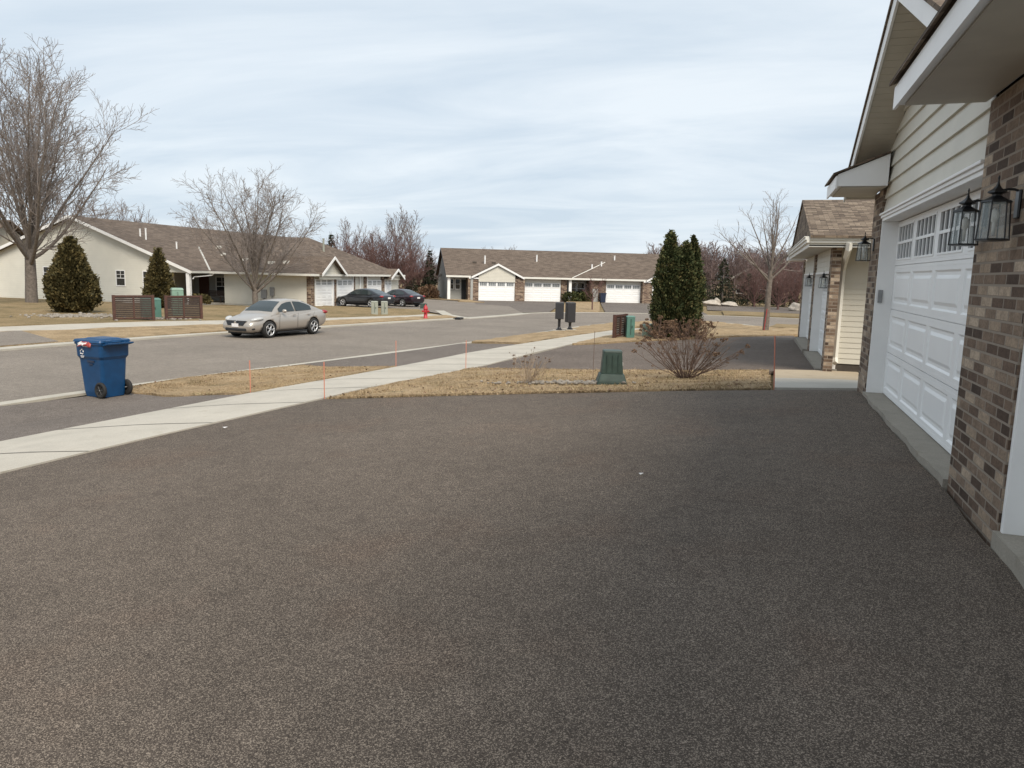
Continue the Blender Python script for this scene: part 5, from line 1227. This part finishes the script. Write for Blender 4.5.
young = [dict(L=3.1, r=.15, seg=6, wob=.02, up=.03, taper=.72),
       dict(n=13, t0=.74, ang=(2, 62), len=(.95, 1.2), rr=.44, seg=7, wob=.045, up=.035, taper=.18, sh=.12, rmin=.009),
       dict(n=(7, 9), t0=.22, ang=(25, 50), len=(.28, .42), rr=.45, seg=4, wob=.09, up=.06, taper=.3, sh=.4, rmin=.0065),
       dict(n=(4, 6), t0=.2, ang=(25, 55), len=(.35, .55), rr=.55, seg=3, wob=.1, up=.05, taper=.5, sh=.3, rmin=.005)]
bare_tree('young_tree', 'slim leaning bare tree before the street, left of the next house', .5, 37.0, young, 8, dz=-.05, d0=(.05, 0, 1))
small = [dict(L=1.5, r=.07, seg=4, wob=.05, up=.02, taper=.5), dict(n=7, t0=.3, ang=(25, 50), len=(.9, 1.2), rr=.5, seg=5, wob=.08, up=.06, taper=.3, sh=.1, rmin=.014), dict(n=(6, 8), t0=.2, ang=(25, 50), len=(.4, .55), rr=.5, seg=4, wob=.1, up=.05, taper=.4, rmin=.010), dict(n=(4, 6), t0=.2, ang=(25, 55), len=(.4, .6), rr=.6, seg=2, wob=.1, up=.03, taper=.6, rmin=.008)]
bare_tree('small_tree', 'small reddish bare tree before the navy bin of the far house', -13.6, 64.0, small, 9, 'twigred', 'twigred', dz=0)

# distant bare trees
woodA = [dict(L=6, r=.15, seg=6, wob=.03, up=.04, taper=.3), dict(n=12, t0=.22, ang=(18, 42), len=(.6, .85), rr=.5, seg=5, wob=.06, up=.10, taper=.3, sh=.35, rmin=.022), dict(n=(8, 10), t0=.2, ang=(20, 45), len=(.36, .5), rr=.5, seg=4, wob=.08, up=.07, taper=.4, rmin=.016), dict(n=(4, 6), t0=.2, ang=(20, 45), len=(.45, .65), rr=.6, seg=2, wob=.08, up=.06, taper=.6, rmin=.012)]
woodR = [dict(L=1.4, r=.16, seg=3, wob=.03, up=.05, taper=.8), dict(n=13, t0=.3, ang=(8, 68), len=(2.9, 4.1), rr=.45, seg=6, wob=.07, up=.06, taper=.25, sh=.05, rmin=.02), dict(n=(9, 11), t0=.12, ang=(25, 55), len=(.36, .5), rr=.5, seg=4, wob=.1, up=.05, taper=.3, sh=.35, rmin=.014), dict(n=(7, 9), t0=.1, ang=(25, 55), len=(.42, .62), rr=.55, seg=2, wob=.1, up=.05, taper=.5, sh=.3, rmin=.012)]
protos = {}
def far_tree(label, x, y, sc, kind, group=None, twig='twigfar', spec=None):
    key = (kind, twig, id(spec))
    if key not in protos:
        t = bare_tree('bare_tree', label, x, y, spec or woodA, 30 + kind, twig, twig, group); protos[key] = t
    else:
        t = copy_tree(protos[key]); t.location = (x, y, T(x, y) - .1)
        t['label'] = label
        if group: t['group'] = group
        elif 'group' in t: del t['group']
    t.scale = (sc, sc, sc); t.rotation_euler = (0, 0, x * 1.7 + y); return t
gl = 'bare trees behind the left roof'
for x, y, s, k in ((-71, 67, 1.2, 0), (-70.5, 70.2, 1.2, 1), (-70, 72.6, 1.05, 2), (-69.4, 75, .95, 0), (-74, 66, 1.3, 2), (-80, 68, 1.2, 1), (-88, 60, 1.2, 0), (-68, 78, 1.1, 1)): far_tree('bare grey tree showing above the roof of the left house', x, y, s, k, gl)
far_tree('tall thin bare tree just right of the left house roof peak', -49.5, 84.6, 1.1, 1)
gm = 'tall bare trees above the reddish tree'
for x, y, s, k in ((-46.5, 90.8, 1.30, 2), (-46.6, 95.9, 1.35, 0), (-49.5, 90, .95, 1), (-51, 92, .9, 2)): far_tree('tall faded bare tree rising above the reddish tree', x, y, s, k, gm)
gr = 'reddish bare trees beyond the dark cars'
for x, y, s, k in ((-44.5, 74.5, .98, 1), (-42.3, 78, 1.12, 0), (-41.2, 80.5, 1.12, 1), (-40.6, 83.5, 1.0, 0), (-40.9, 86.6, .92, 1), (-46, 82, 1.05, 0), (-48, 78, .95, 1)): far_tree('reddish bare tree between the left house and the far house', x, y, s, k, gr, 'twigred', woodR)
for i, (x, y, s, k) in enumerate(((6, 62, .72, 1), (2.2, 84, .72, 0), (7.5, 80, .8, 1), (-.2, 90, .72, 1), (10, 88, .8, 0), (4.5, 94, .85, 0))): far_tree('reddish bare tree behind the young tree at right', x, y, s, k, 'reddish trees behind the young tree', 'twigred', woodR)
gz = 'bare trees behind the far roof'
for x, y, s, k in ((-15.2, 117.3, .95, 2), (-13.8, 119, .98, 0), (-39.7, 109.2, .85, 0), (-37.5, 112, .86, 1)): far_tree('faded bare tree top just above the far brown roof', x, y, s, k, gz)
# the wood behind everything reads as one mass
rg = np.random.default_rng(77); woodS = [dict(L=5.5, r=.14, seg=4, wob=.05, up=.05, taper=.3), dict(n=9, t0=.2, ang=(20, 50), len=(.55, .75), rr=.5, seg=3, wob=.08, up=.10, taper=.3, sh=.35, rmin=.035), dict(n=(6, 8), t0=.15, ang=(22, 50), len=(.4, .6), rr=.5, seg=2, wob=.1, up=.06, taper=.5, rmin=.028), dict(n=(3, 4), t0=.2, ang=(22, 50), len=(.5, .7), rr=.6, seg=1, wob=.1, up=.05, taper=.6, rmin=.02)]
base_sets = []
for k in range(4):
    lv = grow(np.random.default_rng(200 + k), woodS); V, F = [], []; o = 0
    for l in lv:
        v, f = tubes_mesh(l, 3); V.append(v); F.append(f + o); o += len(v)
    base_sets.append((np.concatenate(V), np.concatenate(F)))
def wood(name, label, spots, mat):
    V, F = [], []; o = 0
    for x, y, s in spots:
        v, f = base_sets[rg.integers(4)]; a = rg.random() * 6.28; c, sn = math.cos(a), math.sin(a)
        q = v @ np.array([[c, sn, 0], [-sn, c, 0], [0, 0, 1]]) * s + np.array([x, y, T(x, y) - .2]); V.append(q); F.append(f + o); o += len(v)
    tag(rawmesh(name, np.concatenate(V), np.concatenate(F), MT[mat]), label, 'wood', kind='stuff')
wood('bare_wood', 'bare reddish brown wood closing the view at right', [(rg.uniform(-15, 22), rg.uniform(108, 140), rg.uniform(.85, 1.12)) for _ in range(190)] + [(rg.uniform(22, 80), rg.uniform(100, 150), rg.uniform(.85, 1.12)) for _ in range(50)], 'twigmauve')
wood('bare_wood', 'faded bare wood on the skyline behind the houses', [(rg.uniform(-58, -34), rg.uniform(98, 125), rg.uniform(.55, .78)) for _ in range(70)] + [(rg.uniform(-150, -20), rg.uniform(128, 165), rg.uniform(.6, .85)) for _ in range(70)], 'twigfar')
wood('bare_wood', 'low bare wood behind the left house', [(rg.uniform(-130, -62), rg.uniform(70, 100), rg.uniform(.6, .8)) for _ in range(45)], 'twigfar')

def evergreen(name, label, x, y, h, r, prof, n, seed, mat, group=None, leaf=(.05, .11), dz=.02, lean=(0, 0), cat='evergreen', lump=.14, z0=.02):
    rg = np.random.default_rng(seed); t = ground_thing(name, label, cat, x, y, 0, group, dz)
    mb = MB(); mb.tube([(0, 0, -.1), (0, 0, h * .45), (lean[0] * .9, lean[1] * .9, h * .92)], [.05 * h ** .5, .035 * h ** .5, .008], 7); mb.build('trunk', MT['barkgrey'], t, uv=False)
    ph = rg.random(6) * 6.28
    zz = rg.random(n * 3); rad = np.interp(zz, *zip(*prof)); keep = rg.random(n * 3) < rad / rad.max(); zz = zz[keep][:n]; n = len(zz); rad = np.interp(zz, *zip(*prof)) * r
    th = rg.random(n) * 6.283
    lum = 1 + lump * (np.sin(3 * th + 9 * zz + ph[0]) * .4 + np.sin(5 * th - 17 * zz + ph[1]) * .5 + np.sin(9 * th + 31 * zz + ph[2]) * .5 + np.sin(2 * th + 45 * zz + ph[3]) * .35)
    rho = rad * lum * (1 - .42 * rg.random(n) ** 1.8)
    P = np.c_[rho * np.cos(th) + lean[0] * zz, rho * np.sin(th) + lean[1] * zz, (z0 + (1 - z0) * zz) * h + rg.normal(0, .02, n)]
    nc = max(40, n // 26); own = rg.integers(0, nc, n); far_ = rg.random(n) < .62; sd0 = (leaf[0] + leaf[1]) * .34 * np.clip(rad / (r * .6), .3, 1)[:, None]
    off3 = rg.normal(0, 1, (n, 3)) * np.array([.75, .75, 1.25]) * sd0; ctr = P[own]; cth = np.arctan2(ctr[:, 1], ctr[:, 0])
    P = np.where(far_[:, None], ctr + off3 + np.c_[np.cos(cth), np.sin(cth), np.full(n, .3)] * np.abs(off3[:, :1]) * .3, P); th = np.where(far_, cth, th); P[:, 2] = np.clip(P[:, 2], .03, h * 1.0)
    outd = np.c_[np.cos(th), np.sin(th), np.full(n, .75)] + rg.normal(0, .45, (n, 3)); outd /= np.linalg.norm(outd, axis=1)[:, None]
    side = np.cross(outd, rg.normal(0, 1, (n, 3))); side /= np.linalg.norm(side, axis=1)[:, None]
    L_ = rg.uniform(*leaf, n)[:, None]; w = L_ * rg.uniform(.3, .5, (n, 1)); fold = np.cross(outd, side) * L_ * .18
    V = np.stack([P - outd * L_ * .3, P + side * w + outd * L_ * .25 + fold, P + outd * L_, P - side * w + outd * L_ * .25 + fold], 1).reshape(-1, 3)
    rawmesh('crown', V, np.arange(n * 4).reshape(-1, 4), MT[mat], t); return t
egg = [(0, .55), (.08, .85), (.2, 1.0), (.35, .97), (.5, .82), (.58, .66), (.72, .52), (.85, .34), (.94, .18), (1, .03)]
cone = [(0, .6), (.08, .95), (.25, 1.0), (.45, .82), (.7, .5), (.9, .2), (1, .02)]
spire = [(0, .62), (.06, .85), (.25, 1.0), (.5, .95), (.68, .74), (.82, .46), (.93, .2), (1, .02)]
evergreen('arborvitae', 'big rounded bronze green evergreen beside the large bare maple', -32.45, 28.5, 3.72, 1.08, egg, 26000, 1, 'yew', leaf=(.07, .15))
evergreen('arborvitae', 'conical bronze green evergreen before the left porch', -34.25, 36.1, 3.6, .80, cone, 15000, 2, 'yew', leaf=(.07, .15))
evergreen('arborvitae', 'tall dark columnar evergreen, left and tallest of the tight clump', -3.30, 29.62, 4.15, .54, spire, 24000, 3, 'arbor', leaf=(.05, .11), lump=.17)
evergreen('arborvitae', 'slim dark evergreen in the middle of the tight clump', -2.98, 30.4, 3.55, .50, spire, 13000, 4, 'arbor', leaf=(.05, .11), lump=.17)
evergreen('arborvitae', 'dark columnar evergreen with browned upper side in the tight clump', -2.72, 29.8, 3.75, .50, spire, 22000, 5, 'arbor', leaf=(.05, .11), lump=.17)
evergreen('arborvitae', 'dark columnar evergreen at the right of the tight clump', -2.50, 30.3, 3.98, .42, spire, 18000, 6, 'arbor', leaf=(.05, .11), lump=.17)
def spruce(label, x, y, h, r, seed, group=None, mat='spruce', name='spruce_tree'):
    rg = np.random.default_rng(seed); t = ground_thing(name, label, 'evergreen', x, y, 0, group, -.05)
    mb = MB(); mb.tube([(0, 0, 0), (0, 0, h * .95)], [.03 * h, .01], 7); mb.build('trunk', MT['barkgrey'], t, uv=False)
    V = []; nl = int(h * 3.2); 
    for i in range(nl):
        f = (i + .5) / nl; z = h * (.08 + .9 * f); rr_ = r * (1 - f) ** .85 * rg.uniform(.8, 1.1)
        for b in range(int(5 + 7 * (1 - f))):
            a = rg.random() * 6.283; d = np.array([math.cos(a), math.sin(a), rg.uniform(-.35, .05)])
            for q in range(int(10 + 16 * (1 - f))):
                s = rg.uniform(.15, 1.05); p = d * rr_ * s + np.array([0, 0, z]) + rg.normal(0, .05, 3); o_ = d + rg.normal(0, .55, 3); o_ /= np.linalg.norm(o_); sd_ = np.cross(o_, rg.normal(0, 1, 3)); sd_ /= np.linalg.norm(sd_); l = rg.uniform(.16, .34)
                V += [p, p + o_ * l * .4 + sd_ * l * .22, p + o_ * l, p + o_ * l * .4 - sd_ * l * .22]
    rawmesh('crown', np.array(V), np.arange(len(V)).reshape(-1, 4), MT[mat], t); return t
spruce('narrow dark spruce left of the far house end', -38.6, 84.7, 5.9, 1.15, 1)
spruce('dark spruce tip above the right end of the left house roof', -46.6, 75.3, 7.2, 1.5, 2)
spruce('brownish dark spruce right of the tall evergreen clump', -3.9, 91.9, 5.6, 1.9, 3)
spruce('broad dark evergreen before the tan gabled house', -1.0, 94.9, 3.9, 2.0, 4)
spruce('dark green evergreen right of the tan gable', 1.4, 95.5, 4.4, 1.8, 5)
spruce('dark evergreen just beside the clump, low and far', -6.4, 91, 4.4, 2.0, 6)
spruce('dark low evergreen behind the young tree trunk', 3.3, 96, 3.2, 2.6, 8)
for x, y, h_ in ((-38.0, 82.5, 2.6), (-39.6, 82.0, 2.4)): spruce('low dark evergreen under the reddish trees by the far house', x, y, h_, 1.7, int(x * -10), 'low evergreens by the far house')
# low shrubs
bl = [(0, .8), (.3, 1), (.7, .8), (1, .15)]
for u, v, l in ((11.6, .6, 'dark low shrub in the porch bed of the far house'), (10.9, -.1, 'dark low shrub beside the white porch post of the far house'), (13.0, .5, 'dark low shrub left of the far brick wall')):
    p = OF + e28 * u + n28 * v; evergreen('shrub', l, p[0], p[1], 1.1, .8, bl, 1200, int(u * 10), 'arbor', leaf=(.12, .24), cat='shrub')
evergreen('shrub', 'tan dry shrub beyond the dark cars', -36.6, 80, 1.5, 1.2, bl, 1200, 71, 'heads', leaf=(.12, .24), cat='shrub')
for x, y, l in ((-41.2, 46.6, 'low dark shrub left of the garden bench'), (-38.9, 44.9, 'low dark shrub before the shaded porch')): evergreen('shrub', l, x, y, .7, .7, bl, 900, int(-x * 10), 'yew', leaf=(.08, .16), cat='shrub')

def head(rg, c, r, n=55):
    d = rg.normal(0, 1, (n, 3)); d /= np.linalg.norm(d, axis=1)[:, None]; d[:, 2] = d[:, 2] * .75; P = np.array(c) + d * r * rg.uniform(.55, 1.05, (n, 1))
    a = rg.normal(0, 1, (n, 3)); a /= np.linalg.norm(a, axis=1)[:, None]; b = np.cross(a, rg.normal(0, 1, (n, 3))); b /= np.linalg.norm(b, axis=1)[:, None]; s = r * rg.uniform(.22, .38, (n, 1))
    return np.stack([P - a * s, P + b * s * .7, P + a * s, P - b * s * .7], 1).reshape(-1, 3)
def hydrangea(label, x, y, h, w, ns, seed, hr=(.05, .085), sm='stem', spread=1.0, r0=.013, hm='heads', frac=.9, sub=(2, 4), dz=.03, low=.0):
    rg = np.random.default_rng(seed); t = ground_thing('hydrangea_bush', label, 'bush', x, y, 0, None, dz); lines = []; HV = []
    for i in range(ns):
        a = rg.random() * 6.283; f = math.sqrt(rg.random()); el = f * spread; tip = np.array([math.cos(a) * w / 2 * f, math.sin(a) * w / 2 * f * .8, h * (1 - .42 * f ** 2) * rg.uniform(.62, 1.05)])
        b = np.array([math.cos(a) * .09 * rg.random(), math.sin(a) * .09 * rg.random(), -.05]); q = np.linspace(0, 1, 7)[:, None]
        P = b + (tip - b) * q; P[:, :2] = b[:2] + (tip[:2] - b[:2]) * (q ** 1.15); P[:, 2] += np.sin(q[:, 0] * math.pi) * -.05 * f; P[1:-1] += rg.normal(0, .014, (5, 3)); lines.append((P, np.linspace(r0, r0 * .42, 7) * rg.uniform(.7, 1.1)))
        if rg.random() < frac: HV.append(head(rg, tip, rg.uniform(*hr)))
        for s in range(rg.integers(sub[0], sub[1] + 1)):
            k = rg.integers(2, 6); p = P[k]; d = (tip - b) / np.linalg.norm(tip - b) + rg.normal(0, .42, 3); d /= np.linalg.norm(d); l = rg.uniform(.12, .36) * h; e = p + d * l; e[2] = max(e[2], .06)
            lines.append((np.array([p, p + (e - p) * .5 + rg.normal(0, .015, 3), e]), np.array([r0 * .5, r0 * .4, r0 * .28])))
            if rg.random() < .45 * frac: HV.append(head(rg, e, rg.uniform(hr[0] * .6, hr[0] * 1.0), 30))
    v, f = tubes_mesh(lines, 5); rawmesh('stems', v, f, MT[sm], t, True)
    if HV: V = np.concatenate(HV); rawmesh('flower_heads', V, np.arange(len(V)).reshape(-1, 4), MT[hm], t)
    return t
hydrangea('bare hydrangea bush with fanned stems and brown dried heads in the nearest grass', -1.22, 14.75, 1.08, 2.3, 60, 14, (.032, .06), frac=.75, sub=(3, 6), r0=.008)
hydrangea('small pale dry bush with thin stems left of the dark green box', -3.85, 12.75, .66, .95, 30, 4, (.016, .03), 'stempale', r0=.006, hm='heads', frac=.5)
hydrangea('brown dried hydrangea at the left foot of the tall evergreens', -3.45, 28.5, .85, 1.5, 34, 5, (.04, .085), frac=.8)
hydrangea('brown dried hydrangea in front of the tall evergreens', -2.6, 28.8, .85, 1.5, 34, 6, (.04, .085), frac=.8)
hydrangea('brown dried hydrangea at the right foot of the tall evergreens', -2.0, 29.3, .8, 1.2, 28, 8, (.04, .085), frac=.8)
# stones
def stones(name, label, x, y, lx, ly, n, seed, smin, smax, rz=0):
    rg = np.random.default_rng(seed); mb = MB()
    for i in range(n):
        u, v = rg.normal(0, .33, 2); px = x + u * lx * math.cos(rz) - v * ly * math.sin(rz); py = y + u * lx * math.sin(rz) + v * ly * math.cos(rz); s = rg.uniform(smin, smax)
        mb.ball((px, py, T(px, py) + .05 + s * .15), (s, s * rg.uniform(.6, 1), s * rg.uniform(.4, .7)), 5)
    tag(mb.build(name, MT['stone'], smooth=False, uv=False), label, 'stones', kind='stuff')
stones('stones', 'pale stones scattered between the dry bush and the green box', -3.3, 12.8, 1.9, .45, 150, 1, .015, .05, R(10))
stones('stones', 'grey stone bed left of the brown screens', -30.2, 26.8, 3.0, 1.4, 220, 2, .04, .13, R(50))
stones('stones', 'pale stones at the foot of the brown screens', -27.1, 28.3, 2.6, 1.0, 150, 3, .03, .09, R(56))
def boulder(label, x, y, s, seed):
    rg = np.random.default_rng(seed); t = ground_thing('boulder', label, 'boulder', x, y, 0, None, 0)
    bm = bmesh.new(); bmesh.ops.create_icosphere(bm, subdivisions=3, radius=1)
    for v in bm.verts:
        p = v.co; k = 1 + .16 * math.sin(3 * p.x + seed) * math.cos(2.5 * p.y) + .12 * math.sin(5 * p.z + 2 * p.x + seed); v.co = Vector((p.x * s[0], p.y * s[1], p.z * s[2])) * k + Vector((0, 0, s[2] * .5))
    me = bpy.data.meshes.new('rock'); bm.to_mesh(me); bm.free(); me.materials.append(MT['rock']); o = bpy.data.objects.new('rock', me); COL.objects.link(o); o.parent = t
boulder('long pale boulder under the far brownish spruce', -5.0, 88.5, (1.3, .8, .42), 1)
boulder('flat pale boulder right of the long boulder under the spruce', -2.9, 88.7, (1.1, .8, .32), 2)
boulder('upright pale boulder atop the end of the long one', -4.3, 88.6, (.45, .4, .55), 3)
boulder('pale boulder on the far lawn beside the next house', 4.0, 82.0, (.7, .6, .55), 4)
# little scraps lying on the driveway
for x, y, s, l in ((-6.62, 8.02, .035, 'small scrap of white paper on the driveway near the pavement'), (-.86, 6.38, .022, 'tiny white scrap near the middle of the dark driveway')):
    t = ground_thing('paper_scrap', l, 'scrap', x, y, x, None, .004)
    mb = MB(); mb.add([(-s, -s * .5, .004), (s * .7, -s * .7, .002), (s, s * .4, .014), (-s * .2, s * .6, .004), (-s, -s * .5, .0), (s * .7, -s * .7, -.002), (s, s * .4, .01), (-s * .2, s * .6, 0)], [(0, 1, 2, 3), (7, 6, 5, 4), (0, 4, 5, 1), (1, 5, 6, 2), (2, 6, 7, 3), (3, 7, 4, 0)]); mb.build('paper', MT['paper'], t)
